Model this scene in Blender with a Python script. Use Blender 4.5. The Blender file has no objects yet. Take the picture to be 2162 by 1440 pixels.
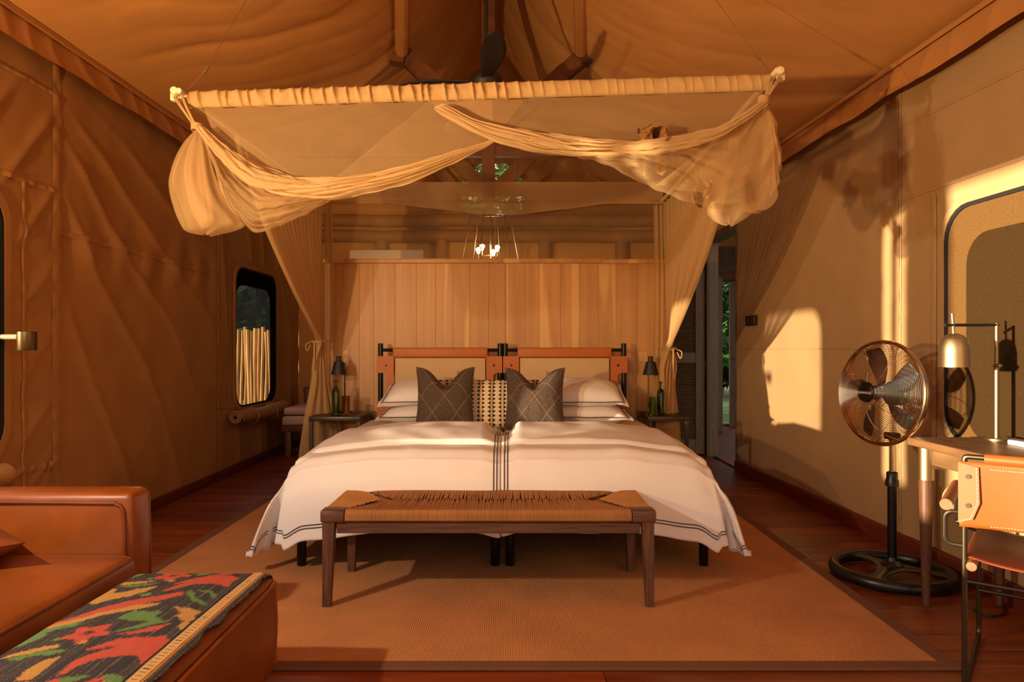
import bpy, bmesh, math, random
import numpy as np
from mathutils import Vector, Matrix, noise
from mathutils.geometry import tessellate_polygon
C = bpy.context.scene.collection
S = bpy.context.scene
random.seed(7)
pi, sin, cos = math.pi, math.sin, math.cos

# ---------------------------------------------------------------- camera, world, sun, lamps, exposure
F = 24 / 36 * 2162                       # focal length in pixels of the 2162 px wide frame
cam = bpy.data.cameras.new('camera'); cam.lens = 24; cam.sensor_width = 36
cam.shift_x = 4 / 2162; cam.shift_y = 13 / 2162; cam.clip_start = 0.02
co = bpy.data.objects.new('camera', cam); C.objects.link(co)
co.location = (0, 0, 1.15); co.rotation_euler = (pi / 2, 0, 0); S.camera = co

W = bpy.data.worlds.new('evening_sky'); S.world = W; W.use_nodes = True
wn = W.node_tree.nodes; wl = W.node_tree.links
bg = wn['Background']
tc = wn.new('ShaderNodeTexCoord'); sp = wn.new('ShaderNodeSeparateXYZ'); rp = wn.new('ShaderNodeValToRGB')
wl.new(tc.outputs['Generated'], sp.inputs[0]); wl.new(sp.outputs['Z'], rp.inputs[0]); wl.new(rp.outputs[0], bg.inputs[0])
rp.color_ramp.elements[0].position = 0.0; rp.color_ramp.elements[0].color = (1.0, 0.76, 0.58, 1)
rp.color_ramp.elements[1].position = 0.6; rp.color_ramp.elements[1].color = (0.62, 0.66, 0.75, 1)
bg.inputs[1].default_value = 1.0

def aim(o, d):
    o.rotation_euler = Vector(d).to_track_quat('-Z', 'Y').to_euler()
sun = bpy.data.lights.new('low_sun', 'SUN'); sun.energy = 12.0; sun.color = (1.0, 0.80, 0.55); sun.angle = math.radians(0.9)
so = bpy.data.objects.new('low_sun', sun); C.objects.link(so); so.location = (-9, -4, 3); aim(so, (4.58, 2.42, -0.29))

def spot(name, loc, to, energy, col, size, angle, blend):
    l = bpy.data.lights.new(name, 'SPOT'); l.energy = energy; l.color = col
    l.shadow_soft_size = size; l.spot_size = math.radians(angle); l.spot_blend = blend
    o = bpy.data.objects.new(name, l); C.objects.link(o); o.location = loc
    aim(o, Vector(to) - Vector(loc)); return o
spot('reading_lamp_glow', (-2.25, 1.30, 1.85), (0.6, 3.9, -0.2), 145, (1.0, 0.80, 0.60), 0.03, 112, 0.7)
spot('floor_lamp_glow', (-2.1, 0.45, 1.33), (0.2, 4.4, 4.1), 430, (1.0, 0.61, 0.25), 0.04, 104, 0.75)

vs = S.view_settings
vs.view_transform = 'Standard'; vs.look = 'None'; vs.gamma = 1.0; vs.use_curve_mapping = False; vs.exposure = 0.38
S.cycles.use_denoising = True
S.cycles.transparent_max_bounces = 24; S.cycles.caustics_reflective = False; S.cycles.caustics_refractive = False

# ---------------------------------------------------------------- helpers
def P(x, y, Y):                           # a photograph pixel at depth Y -> the point in the room
    return Vector(((x - 1077) * Y / F, Y, 1.15 - (y - 733) * Y / F))
def lin(h):
    c = [int(h[i:i + 2], 16) / 255 for i in (0, 2, 4)]
    return [(v / 12.92 if v <= .04045 else ((v + .055) / 1.055) ** 2.4) for v in c]

class NT:
    def __init__(s, name):
        s.m = bpy.data.materials.new(name); s.m.use_nodes = True
        s.t = s.m.node_tree; s.n = s.t.nodes; s.l = s.t.links; s.b = s.n['Principled BSDF']; s.o = s.n['Material Output']
    def new(s, t, **k):
        n = s.n.new('ShaderNode' + t)
        for a, v in k.items(): setattr(n, a, v)
        return n
    def link(s, a, b): s.l.new(a, b)
    def coord(s, scale=(1, 1, 1), kind='Object', rot=(0, 0, 0)):
        t = s.new('TexCoord'); m = s.new('Mapping'); m.inputs['Scale'].default_value = scale; m.inputs['Rotation'].default_value = rot
        s.link(t.outputs[kind], m.inputs[0]); return m.outputs[0]
    def noise(s, vec, scale, detail=4, rough=.55):
        n = s.new('TexNoise'); n.inputs['Scale'].default_value = scale; n.inputs['Detail'].default_value = detail
        n.inputs['Roughness'].default_value = rough; s.link(vec, n.inputs[0]); return n.outputs['Fac']
    def wave(s, vec, scale, direction='X', dist=0.0):
        n = s.new('TexWave', bands_direction=direction); n.inputs['Scale'].default_value = scale
        n.inputs['Distortion'].default_value = dist; s.link(vec, n.inputs[0]); return n.outputs['Fac']
    def math(s, op, a, b):
        n = s.new('Math', operation=op)
        for i, v in enumerate((a, b)):
            if isinstance(v, (int, float)): n.inputs[i].default_value = v
            else: s.link(v, n.inputs[i])
        return n.outputs[0]
    def ramp(s, fac, *stops):
        r = s.new('ValToRGB'); e = r.color_ramp.elements
        while len(e) < len(stops): e.new(.5)
        for i, (p, c) in enumerate(stops): e[i].position = p; e[i].color = (*c, 1)
        s.link(fac, r.inputs[0]); return r.outputs[0]
    def bump(s, h, strength, dist=.002):
        b = s.new('Bump'); b.inputs['Strength'].default_value = strength; b.inputs['Distance'].default_value = dist
        s.link(h, b.inputs['Height']); s.link(b.outputs[0], s.b.inputs['Normal'])
    def set(s, **k):
        for a, v in k.items(): s.b.inputs[a.replace('_', ' ')].default_value = v
        return s

def sc(c, f): return [min(1, v * f) for v in c]
def m_fabric(name, h, var=.12, weave=350, wb=.25, rough=.9, sheen=0.0, big=3.0):
    t = NT(name); c = lin(h); v = t.coord()
    col = t.ramp(t.noise(v, big, 5), (.3, sc(c, 1 - var)), (.7, sc(c, 1 + var)))
    t.link(col, t.b.inputs['Base Color'])
    hgt = t.math('ADD', t.noise(v, weave, 2), t.noise(v, 26, 3))
    t.bump(hgt, wb, .0015); t.set(Roughness=rough, Sheen_Weight=sheen); return t.m
def m_wood(name, h1, h2, stretch, scale=9, rough=.5, rnd=.35, bump=.15, coat=0.0, sap=None):
    t = NT(name); v = t.coord(stretch)
    oi = t.new('ObjectInfo'); add = t.new('VectorMath', operation='ADD'); mul = t.new('VectorMath', operation='SCALE')
    comb = t.new('CombineXYZ')
    for i in range(3): t.link(oi.outputs['Random'], comb.inputs[i])
    mul.inputs[3].default_value = 37.0; t.link(comb.outputs[0], mul.inputs[0])
    t.link(v, add.inputs[0]); t.link(mul.outputs[0], add.inputs[1]); vec = add.outputs[0]
    n1 = t.noise(vec, scale, 6, .62); a, b = lin(h1), lin(h2)
    col = t.ramp(n1, (.3, a), (.5, [(x + y) / 2 for x, y in zip(a, b)]), (.72, b))
    if sap:
        sv = t.new('VectorMath', operation='MULTIPLY'); sv.inputs[1].default_value = (.9, .9, .55); t.link(vec, sv.inputs[0])
        f = t.ramp(t.noise(sv.outputs[0], 1.0, 2, .4), (.60, (0, 0, 0)), (.63, (1, 1, 1)))
        mx = t.new('MixRGB'); t.link(f, mx.inputs[0]); t.link(col, mx.inputs[1]); mx.inputs[2].default_value = (*lin(sap), 1); col = mx.outputs[0]
    hs = t.new('HueSaturation'); t.link(col, hs.inputs['Color'])
    t.link(t.math('ADD', t.math('MULTIPLY', oi.outputs['Random'], rnd), 1 - rnd / 2), hs.inputs['Value'])
    t.link(hs.outputs[0], t.b.inputs['Base Color'])
    t.bump(n1, bump, .002); t.set(Roughness=rough, Coat_Weight=coat); return t.m
def m_leather(name, h, rough=.42, var=.28):
    t = NT(name); c = lin(h); v = t.coord()
    t.link(t.ramp(t.noise(v, 4.5, 6, .6), (.28, sc(c, 1 - var)), (.75, sc(c, 1 + var))), t.b.inputs['Base Color'])
    vo = t.new('TexVoronoi'); vo.inputs['Scale'].default_value = 420; t.link(v, vo.inputs[0])
    t.bump(t.math('ADD', t.math('MULTIPLY', vo.outputs['Distance'], .4), t.noise(v, 14, 4)), .12, .0015); t.set(Roughness=rough); return t.m
def m_plain(name, h, rough=.5, metal=0.0, bump=0.0, bs=120, var=.0):
    t = NT(name); c = lin(h); v = t.coord()
    if var: t.link(t.ramp(t.noise(v, 7, 4), (.3, sc(c, 1 - var)), (.7, sc(c, 1 + var))), t.b.inputs['Base Color'])
    else: t.b.inputs['Base Color'].default_value = (*c, 1)
    t.set(Roughness=rough, Metallic=metal)
    if bump: t.bump(t.noise(v, bs, 3), bump, .002)
    return t.m
def m_net(name, h, alpha, trans=.5, weave=0):
    t = NT(name); c = (*lin(h), 1)
    d = t.new('BsdfDiffuse'); r = t.new('BsdfTranslucent'); tr = t.new('BsdfTransparent'); m1 = t.new('MixShader'); m2 = t.new('MixShader')
    d.inputs[0].default_value = c; r.inputs[0].default_value = c; m1.inputs[0].default_value = trans
    t.link(d.outputs[0], m1.inputs[1]); t.link(r.outputs[0], m1.inputs[2])
    if weave:
        v = t.coord(); a = t.noise(v, weave, 2, .5)
        mr = t.new('MapRange'); mr.inputs[1].default_value = .35; mr.inputs[2].default_value = .65
        mr.inputs[3].default_value = alpha - .16; mr.inputs[4].default_value = min(1, alpha + .16); t.link(a, mr.inputs[0]); t.link(mr.outputs[0], m2.inputs[0])
    else: m2.inputs[0].default_value = alpha
    t.link(tr.outputs[0], m2.inputs[1]); t.link(m1.outputs[0], m2.inputs[2]); t.link(m2.outputs[0], t.o.inputs[0]); return t.m
def m_emit(name, h, s):
    t = NT(name); e = t.new('Emission'); e.inputs[0].default_value = (*lin(h), 1); e.inputs[1].default_value = s
    t.link(e.outputs[0], t.o.inputs[0]); return t.m
def m_glass(name, h, rough=.03, ior=1.45, trans=1.0):
    t = NT(name); t.b.inputs['Base Color'].default_value = (*lin(h), 1); t.set(Roughness=rough, IOR=ior, Transmission_Weight=trans); return t.m
def m_colattr(name, weave=300, rough=.9, lines=0, bump=.3):
    t = NT(name); a = t.new('VertexColor'); a.layer_name = 'dye'; v = t.coord()
    t.link(a.outputs[0], t.b.inputs['Base Color'])
    h = t.noise(v, weave, 2)
    if lines: h = t.math('ADD', h, t.wave(v, lines, 'X', .6))
    t.bump(h, bump, .002); t.set(Roughness=rough); return t.m

M = {}
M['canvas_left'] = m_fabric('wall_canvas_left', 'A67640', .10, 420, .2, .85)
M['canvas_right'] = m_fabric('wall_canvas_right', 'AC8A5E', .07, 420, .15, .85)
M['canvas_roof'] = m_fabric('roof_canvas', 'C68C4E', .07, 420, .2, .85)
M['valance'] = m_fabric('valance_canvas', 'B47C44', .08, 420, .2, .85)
M['net'] = m_net('net_thick', 'D8B47E', .90, .35)
M['net_mid'] = m_net('net_folded', 'D8B47E', .72, .4)
M['net_sheer'] = m_net('net_sheer', 'D8B47E', .40, .45)
M['net_veil'] = m_net('net_veil', 'DFBC86', .17, .45)
M['sleeve'] = m_fabric('rod_sleeve_cotton', 'B48E5A', .06, 300, .2)
M['cream'] = m_plain('cream_wood', 'E4CFA4', .55, 0, .1, 60)
M['cord'] = m_plain('cord', 'B08A58', .9, 0, .4, 300)
M['steel'] = m_plain('steel_wire', 'A89274', .35, .8)
M['dark_cloth'] = m_fabric('brown_binding', '5A3A22', .1, 300)
M['plank_wall'] = m_wood('pale_teak', 'B27C44', 'D09A58', (7, 7, .5), 1.6, .45, .14, .08, sap='DDAE6A')
M['floor'] = m_wood('red_hardwood', '4E1C0A', '8E421A', (.7, 9, 9), 1.6, .40, .5, .1)
M['baseboard'] = m_wood('baseboard_wood', '551F10', '74301A', (1, .4, 8), 6, .45, .1)
M['beam'] = m_wood('roof_timber', '4A260F', '7E4820', (3, 3, 3), 2.2, .6, .2, .2)
M['logs'] = m_wood('pale_log', '8A5A2C', 'A8743C', (2, 2, 2), 2.2, .7, .2, .2)
M['bench_wood'] = m_wood('smoked_oak', '3C2012', '6A4228', (1, 16, 16), 6, .5, .12, .25)
M['bench_leg'] = m_wood('smoked_oak_legs', '3C2012', '6A4228', (16, 16, 1), 6, .5, .12, .25)
M['desk_wood'] = m_wood('desk_oak', '5E4026', '83603C', (5, .8, 5), 5, .42, .1, .12)
M['arm_wood'] = m_wood('armrest_wood', '7A4420', '9C6234', (4, 4, 4), 7, .45, .1)
M['door_wood'] = m_wood('door_dark_wood', '5A4630', '785E40', (6, 6, .7), 5, .45, .15, .1)
M['reed'] = m_wood('reed', 'A4742F', 'DCA650', (9, 9, .8), 3, .7, .5, .25)
M['daybed_wood'] = m_wood('daybed_wood', '5A2C14', '7C4424', (3, 3, 3), 6, .5, .1)
M['black'] = m_plain('black_metal', '14100D', .38, .4)
M['blackm'] = m_plain('matt_black', '1B1613', .55)
M['bronze'] = m_plain('dark_bronze', '4A4030', .38, .85)
M['gunmetal'] = m_plain('nightstand_metal', '3B2E22', .4, .35)
M['brass'] = m_plain('brushed_brass', 'A8926C', .42, 1.0, .06, 200)
M['drum'] = m_plain('drum_bronze', '6A5438', .40, 1.0)
M['chrome'] = m_plain('chrome', 'C9B494', .14, 1.0)
M['rubber'] = m_plain('base_plastic', '15120F', .34)
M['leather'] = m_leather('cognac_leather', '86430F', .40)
M['leather_dark'] = m_leather('cognac_leather_shade', '70350E', .42)  # darker copy of the cognac leather; on the sofa cushion it stands for shade
M['leather_tan'] = m_leather('saddle_leather', '9E501A', .45, .10)
M['leather_head'] = m_leather('headboard_leather', 'AC5A08', .55, .10)
M['leather_seat'] = m_leather('oxblood_leather', '6E2C14', .42, .12)
M['duvet'] = m_fabric('white_cotton', 'E6DED6', .02, 500, .10, .85)
M['sheet'] = m_fabric('white_sheet', 'E9DCCC', .03, 500, .10, .85)
M['stripe'] = m_plain('stripe_thread', '3A302C', .8)
M['head_linen'] = m_fabric('headboard_linen', 'C0A074', .04, 400, .2)
M['pink_cushion'] = m_fabric('daybed_cushion', 'C99E80', .05, 300, .2)
M['screen'] = m_net('insect_screen', '2E2418', .48, .3)
M['screen_lit'] = m_net('bronze_screen', '3E2D19', .93, .1, 130)
M['screen_dbl'] = m_net('bronze_screen_double', '6A4E2C', .97, .1, 110)
M['screen_edge'] = m_fabric('black_binding', '16100B', .1, 300)
M['screen_edge2'] = m_net('black_screen_border', '16100B', .96, .1)
M['screen_grey'] = m_net('insect_screen_rear', '4E5658', .64, .3)
M['rug_edge'] = m_fabric('rug_binding', '6A4226', .06, 300, .2)
M['glass_green'] = m_glass('green_glass', 'A4BC58')
M['glass_amber'] = m_glass('amber_glass', 'C8A850')
M['pane'] = m_net('door_pane', 'B8C8C0', .08, .2)
M['white'] = m_plain('white_plastic', 'E8DCCB', .4)
M['ground'] = m_plain('sandy_ground', '8A7A50', .95, 0, .5, 30, .3)
M['lawn'] = m_plain('lawn', '5E7A3C', .95, 0, .8, 60, .35)
M['bark'] = m_plain('bark', '8E8270', .9, 0, .6, 30, .3)
M['leaf'] = m_net('leaf', '486A34', 1.0, .35)
M['leaf_shaded'] = m_net('leaf_shade', '34452C', 1.0, .3)  # leaf copy for trees in shade, the shade put into its colour
M['thatch'] = m_wood('thatch', '4A3620', '7C5E36', (8, 1, 8), 6, .9, .2, .5)
M['bulb'] = m_emit('bulb_glow', 'FFE2B8', 60)
M['kilim'] = m_colattr('kilim_weave', 420, .95, 60, .35)
M['cushion'] = m_colattr('bead_weave', 520, .8, 0, .7)

# rug with a basket weave
t = NT('sisal_weave'); v = t.coord()
wx = t.wave(v, 36, 'X', .5); wy = t.wave(v, 36, 'Y', .5); w = t.math('MULTIPLY', wx, wy)
c = lin('CE8A4E'); n = t.noise(v, 3, 5); mixv = t.math('ADD', t.math('MULTIPLY', w, .75), t.math('MULTIPLY', n, .35))
t.link(t.ramp(mixv, (.05, sc(c, .42)), (.42, c), (.95, sc(c, 1.2))), t.b.inputs['Base Color'])
t.bump(w, .8, .004); t.set(Roughness=.95); M['rug'] = t.m

OFF = {}
def place(o, loc, parent):
    C.objects.link(o)
    if parent is not None:
        o.parent = parent; o.location = Vector(loc) - OFF[parent.name]
    else: o.location = loc
    OFF[o.name] = Vector(loc)
def link(name, vs, fs, m, parent=None, smooth=True, loc=None, cols=None, kind=None):
    me = bpy.data.meshes.new(name)
    A = np.array(vs, dtype=float).reshape(-1, 3)
    if loc is None:
        if parent is not None: loc = OFF[parent.name]
        else:
            lo, hi = A.min(0), A.max(0); loc = ((lo[0] + hi[0]) / 2, (lo[1] + hi[1]) / 2, lo[2])
    A = A - np.array(loc)
    me.from_pydata(A.tolist(), [], fs); me.materials.append(m)
    if smooth: me.polygons.foreach_set('use_smooth', [True] * len(me.polygons))
    if cols is not None:
        at = me.color_attributes.new('dye', 'FLOAT_COLOR', 'POINT')
        at.data.foreach_set('color', np.c_[cols, np.ones(len(cols))].astype(np.float32).ravel())
    me.update()
    o = bpy.data.objects.new(name, me); place(o, loc, parent)
    if kind: o['kind'] = kind
    return o
def empty(name, loc, parent=None, **k):
    o = bpy.data.objects.new(name, None); o.empty_display_size = .1; place(o, loc, parent); tag(o, **k); return o
def tag(o, label=None, cat=None, group=None, kind=None):
    if label: o['label'] = label
    if cat: o['category'] = cat
    if group: o['group'] = group
    if kind: o['kind'] = kind
    return o
def dup(o, parent=None, delta=(0, 0, 0), label=None):
    c = o.copy(); C.objects.link(c)
    if parent is not None: c.parent = parent
    else: c.location = Vector(o.location) + Vector(delta)
    OFF[c.name] = OFF[o.name] + Vector(delta)
    if label: c['label'] = label
    for ch in list(o.children): dup(ch, c, delta)
    return c

class MB:
    def __init__(s, xf=None): s.v = []; s.f = []; s.xf = xf
    def add(s, vs, fs):
        b = len(s.v); s.v += [(s.xf @ Vector(q) if s.xf else Vector(q)) for q in vs]; s.f += [[i + b for i in q] for q in fs]; return s
    def box(s, x0, x1, y0, y1, z0, z1, r=0.0, seg=2, taper=None):
        bm = bmesh.new(); bmesh.ops.create_cube(bm, size=1)
        for q in bm.verts:
            q.co = Vector(((x0 + x1) / 2 + q.co.x * (x1 - x0), (y0 + y1) / 2 + q.co.y * (y1 - y0), (z0 + z1) / 2 + q.co.z * (z1 - z0)))
        if r: bmesh.ops.bevel(bm, geom=list(bm.edges), offset=r, segments=seg, profile=.5, affect='EDGES')
        bm.verts.index_update()
        s.add([q.co.copy() for q in bm.verts], [[q.index for q in f.verts] for f in bm.faces]); bm.free(); return s
    def tube(s, pts, r, n=8, closed=False, caps=True, sy=1.0):
        pts = [Vector(p) for p in pts]; N = len(pts); rs = r if isinstance(r, (list, tuple)) else [r] * N
        vs, fs = [], []; up = None
        for i, p in enumerate(pts):
            a = pts[(i - 1) % N] if (closed or i) else p; b = pts[(i + 1) % N] if (closed or i < N - 1) else p
            d = (b - a).normalized() if (b - a).length > 1e-9 else Vector((0, 0, 1))
            if up is None: up = Vector((0, 0, 1)) if abs(d.z) < .9 else Vector((1, 0, 0))
            sd = d.cross(up).normalized(); up = sd.cross(d).normalized()
            for k in range(n):
                q = 2 * pi * k / n; vs.append(p + sd * cos(q) * rs[i] + up * sin(q) * rs[i] * sy)
        for i in range(N if closed else N - 1):
            for k in range(n):
                j = (i + 1) % N; fs.append([i * n + k, i * n + (k + 1) % n, j * n + (k + 1) % n, j * n + k])
        if caps and not closed: fs += [list(range(n))[::-1], [(N - 1) * n + k for k in range(n)]]
        return s.add(vs, fs)
    def lathe(s, prof, c=(0, 0, 0), n=32, axis='Z'):
        vs, fs = [], []; c = Vector(c)
        for r, z in prof:
            for k in range(n):
                q = 2 * pi * k / n; p = Vector((r * cos(q), r * sin(q), z))
                if axis == 'X': p = Vector((p.z, p.x, p.y))
                if axis == 'Y': p = Vector((p.y, p.z, p.x))
                vs.append(c + p)
        for i in range(len(prof) - 1):
            for k in range(n): fs.append([i * n + k, i * n + (k + 1) % n, (i + 1) * n + (k + 1) % n, (i + 1) * n + k])
        if prof[0][0] > 1e-5: fs.append(list(range(n))[::-1])
        if prof[-1][0] > 1e-5: fs.append([(len(prof) - 1) * n + k for k in range(n)])
        return s.add(vs, fs)
    def grid(s, fn, nu, nv, wrap=False, skip=None):
        vs = [fn(i / nu, j / nv) for j in range(nv + 1) for i in range(nu + (0 if wrap else 1))]
        w = nu if wrap else nu + 1; fs = []
        for j in range(nv):
            for i in range(nu):
                if skip and skip((i + .5) / nu, (j + .5) / nv): continue
                a = j * w + i; b = j * w + (i + 1) % w; fs.append([a, b, b + w, a + w])
        return s.add(vs, fs)
    def prism(s, poly, holes, ex):              # polygon with holes in 3D, extruded by the vector ex
        rings = [[Vector(p) for p in poly]] + [[Vector(p) for p in h] for h in holes]
        tri = tessellate_polygon(rings); flat = [p for r in rings for p in r]; n = len(flat); ex = Vector(ex)
        vs = flat + [p + ex for p in flat]; fs = [list(q) for q in tri] + [[i + n for i in q][::-1] for q in tri]; b = 0
        for r in rings:
            m = len(r); fs += [[b + i, b + (i + 1) % m, b + (i + 1) % m + n, b + i + n] for i in range(m)]; b += m
        return s.add(vs, fs)
    def obj(s, name, m, parent=None, smooth=True, sharp=35, **k):
        o = link(name, s.v, s.f, m, parent, smooth, **k)
        bm = bmesh.new(); bm.from_mesh(o.data); bmesh.ops.recalc_face_normals(bm, faces=bm.faces)
        if smooth and sharp:
            for e in bm.edges:
                if len(e.link_faces) == 2 and e.calc_face_angle(0) > math.radians(sharp): e.smooth = False
        bm.to_mesh(o.data); bm.free(); return o
def smoothpath(pts, n=8, closed=False):
    pts = [Vector(p) for p in pts]; N = len(pts); out = []
    for i in range(N if closed else N - 1):
        if closed: a, b, c, d = pts[i - 1], pts[i], pts[(i + 1) % N], pts[(i + 2) % N]
        else: a, b, c, d = pts[max(i - 1, 0)], pts[i], pts[i + 1], pts[min(i + 2, N - 1)]
        for k in range(n):
            t = k / n; out.append(.5 * ((2 * b) + (c - a) * t + (2 * a - 5 * b + 4 * c - d) * t * t + (3 * b - a - 3 * c + d) * t ** 3))
    if not closed: out.append(pts[-1])
    return out
def fillet(pts, r, n=5):
    pts = [Vector(p) for p in pts]; out = [pts[0]]
    for i in range(1, len(pts) - 1):
        a, b, c = pts[i - 1], pts[i], pts[i + 1]
        u, w = (a - b), (c - b); rr = min(r, u.length * .49, w.length * .49); p, q = b + u.normalized() * rr, b + w.normalized() * rr
        for k in range(n + 1):
            t = k / n; out.append(p * (1 - t) ** 2 + b * 2 * t * (1 - t) + q * t * t)
    return out + [pts[-1]]
def sampler(pts):                               # arc-length parametrised smooth curve
    q = smoothpath(pts, 10); L = [0]
    for a, b in zip(q, q[1:]): L.append(L[-1] + (b - a).length)
    T = L[-1]; A = np.array(q); L = np.array(L) / T
    return lambda u: Vector((np.interp(u, L, A[:, 0]), np.interp(u, L, A[:, 1]), np.interp(u, L, A[:, 2])))
def rr(y0, y1, z0, z1, r, n=6):                 # rounded rectangle in the Y-Z plane
    out = []
    for cy, cz, a in ((y1 - r, z1 - r, 0), (y0 + r, z1 - r, 90), (y0 + r, z0 + r, 180), (y1 - r, z0 + r, 270)):
        for k in range(n + 1):
            q = math.radians(a + 90 * k / n); out.append((cy + r * cos(q), cz + r * sin(q)))
    return out
def inside_rr(y, z, y0, y1, z0, z1, r):
    if y < y0 or y > y1 or z < z0 or z > z1: return False
    dy = max(y0 + r - y, y - (y1 - r), 0); dz = max(z0 + r - z, z - (z1 - r), 0)
    return dy * dy + dz * dz <= r * r
def nz(x, y, z=0.0): return noise.noise(Vector((x, y, z)))
# ---------------------------------------------------------------- the setting: floor, walls, roof
XL = -2.54
def XR(Y): return 2.12 + (6.4 - Y) * .042
MB().box(-2.6, 2.5, -1.0, 8.25, -.10, -.022).obj('floor', M['baseboard'], smooth=False); floor = bpy.data.objects['floor']; floor['kind'] = 'structure'
row = 0; y = .30
while y < 8.2:
    w = .135; cuts = [-2.54]
    xx = -2.54 + random.uniform(.5, 2.2)
    while xx < 1.9: cuts.append(xx); xx += random.uniform(1.4, 2.6)
    cuts.append(XR(y) - .005)
    for a, b in zip(cuts, cuts[1:]):
        MB().box(a + .001, b - .001, y + .0012, y + w - .0015, -.022, 0.0 - random.uniform(0, .0012), .0016, 1).obj('plank', M['floor'], floor, smooth=False)
    y += w
MB().box(-2.6, 2.5, -1.0, .30, -.022, 0).obj('boards_behind_camera', M['floor'], floor, smooth=False)

W1 = (2.25, 3.425, .60, 1.93, .16); W2 = (6.28, 7.40, .57, 1.92, .16); W3 = (2.10, 3.52, .66, 1.87, .17)
def sstep(a, b, x): t = max(0, min(1, (x - a) / (b - a))); return t * t * (3 - 2 * t)
def ridge(w): return (1 - abs(sin(w))) ** 2.2
def fold_left(y, z):
    n = nz(y * .9, z * .9, 3.3); n2 = nz(y * 2.3, z * 2.3, 9.1)
    if y < 3.82:                                   # folds pulled towards the upper seam, ruffles beside the strip
        w = (y - z) * 9 + n * 1.6
        o = .020 * ridge(w) ** 1.4 * (.4 + .6 * sstep(1.0, 2.2, z)) * sstep(2.66, 2.3, z)
        o += .006 * sstep(3.35, 3.75, y) * sin(z * 24 + n2 * 3 + y * 6) * sstep(2.0, 1.7, z)
    elif y < 5.93:
        q = (y - 3.75) * .86 + (2.75 - z) * -.5
        ang = math.atan2(2.95 - z, y - 3.45 + .25)
        o = .024 * ridge(ang * 17.0 + n * .9 + n2 * .2) ** 1.6 * sstep(2.72, 2.2, z) * sstep(3.82, 4.1, y) * (.35 + .65 * sstep(6.3, 4.6, y)) * (.5 + .5 * sstep(.2, 1.2, z))
        o += .010 * n + .004 * n2
        o += .014 * sin(y * 16 + n * 4) * math.exp(-((z - 1.74) / .16) ** 2)
    else:
        o = .016 * ridge(y * 6 + (z - 1) * 1.4 + n * 2.2) + .012 * n2 * sstep(1.9, .4, z)
    if z < .12: o *= z / .12
    for (a, b, c, d, r) in (W1, W2):
        e = max(a - y, y - b, c - z, z - d); o *= sstep(-.02, .14, e) if e < .14 else 1
    for s in (3.82, 5.93):
        o *= 1 - .75 * math.exp(-((y - s) / .05) ** 2)
    return o + .004 * nz(y * 6, z * 6, 1.7)
Y0, Y1, Z1 = .95, 8.2, 2.86
SL = [(.95, 1.335), (1.395, 1.475), (1.535, 8.2)]      # slits where the entrance flap gapes
wl_ = MB()
for k, (a, b) in enumerate(SL):
    nu = max(3, int((b - a) / .022)); zt = Z1
    def fn(u, v, a=a, b=b):
        y = a + (b - a) * u; z = v * Z1; return (XL + fold_left(y, z), y, z)
    def skip(u, v, a=a, b=b):
        y = a + (b - a) * u; z = v * Z1
        return inside_rr(y, z, *W1) or inside_rr(y, z, *W2)
    wl_.grid(fn, nu, 124, skip=skip)
wl_.box(XL - .03, XL - .005, -1.0, 1.535, 2.26, 2.9)
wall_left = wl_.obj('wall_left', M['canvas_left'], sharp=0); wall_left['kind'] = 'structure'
def strip(name, parent, pts, w, n=60, m='canvas_left', amp=.006, side=1, flat=False):
    c = sampler(pts)
    def fn(u, v):
        p = c(u); d = (c(min(1, u + .01)) - c(max(0, u - .01))).normalized(); q = Vector((0, -d.z, d.y))
        rf = .6 * amp * sin(u * 90 + nz(u * 9, 1) * 6) + .8 * amp * nz(u * 40, 3)
        return p + q * (v - .5) * w + Vector((side * (0.0035 * sin(pi * v) ** .6 + rf * sin(pi * v)), 0, 0))
    return MB().grid(fn, n * 3, 6).obj(name, M[m], parent, sharp=0)
def on_left(y, z): return (XL + fold_left(y, z) + .004, y, z)
def line_left(y0, z0, y1, z1, n=30): return [on_left(y0 + (y1 - y0) * i / n, z0 + (z1 - z0) * i / n) for i in range(n + 1)]
for args in ((line_left(3.82, .03, 3.82, 2.72), .075, .006), (line_left(5.93, .05, 5.93, 2.72), .035, .003), (line_left(3.86, 1.80, 5.93, 1.78), .030, .003),
             (line_left(2.6, 2.02, 3.80, 2.02), .030, .004), (line_left(2.6, 2.56, 3.80, 2.56), .022, .003), (line_left(2.6, .50, 3.80, .50), .045, .004),
             (line_left(3.56, .06, 3.56, 2.02), .03, .004), (line_left(5.97, .62, 6.26, .60), .02, .002), (line_left(6.16, .6, 6.16, 1.95), .022, .002)):
    strip('canvas_seam', wall_left, args[0], args[1], amp=args[2])

def fold_right(y, z):
    n = nz(y * .8, z * .8, 5.5)
    o = .010 * n + .012 * ridge((y * .55 + z) * 3.1 + n * 1.5) * sstep(1.6, 2.5, z) + .003 * nz(y * 5, z * 5, 2)
    o += .012 * math.exp(-((y - 3.87) / .07) ** 2)
    for (a, b, c, d, r) in (W3,):
        e = max(a - y, y - b, c - z, z - d); o *= sstep(-.02, .10, e) if e < .10 else 1
    return o
DOOR = (6.39, 7.17, -.1, 2.255, .01)
def fnr(u, v):
    y = -1 + 9.2 * u; z = v * 2.76; return (XR(y) - fold_right(y, z), y, z)
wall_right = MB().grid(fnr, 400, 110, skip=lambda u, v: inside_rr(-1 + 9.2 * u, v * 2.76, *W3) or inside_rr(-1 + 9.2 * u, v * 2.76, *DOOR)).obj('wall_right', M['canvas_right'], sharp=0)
wall_right['kind'] = 'structure'
def on_right(y, z): return (XR(y) - fold_right(y, z) - .003, y, z)
def line_right(y0, z0, y1, z1, n=30): return [on_right(y0 + (y1 - y0) * i / n, z0 + (z1 - z0) * i / n) for i in range(n + 1)]
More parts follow.
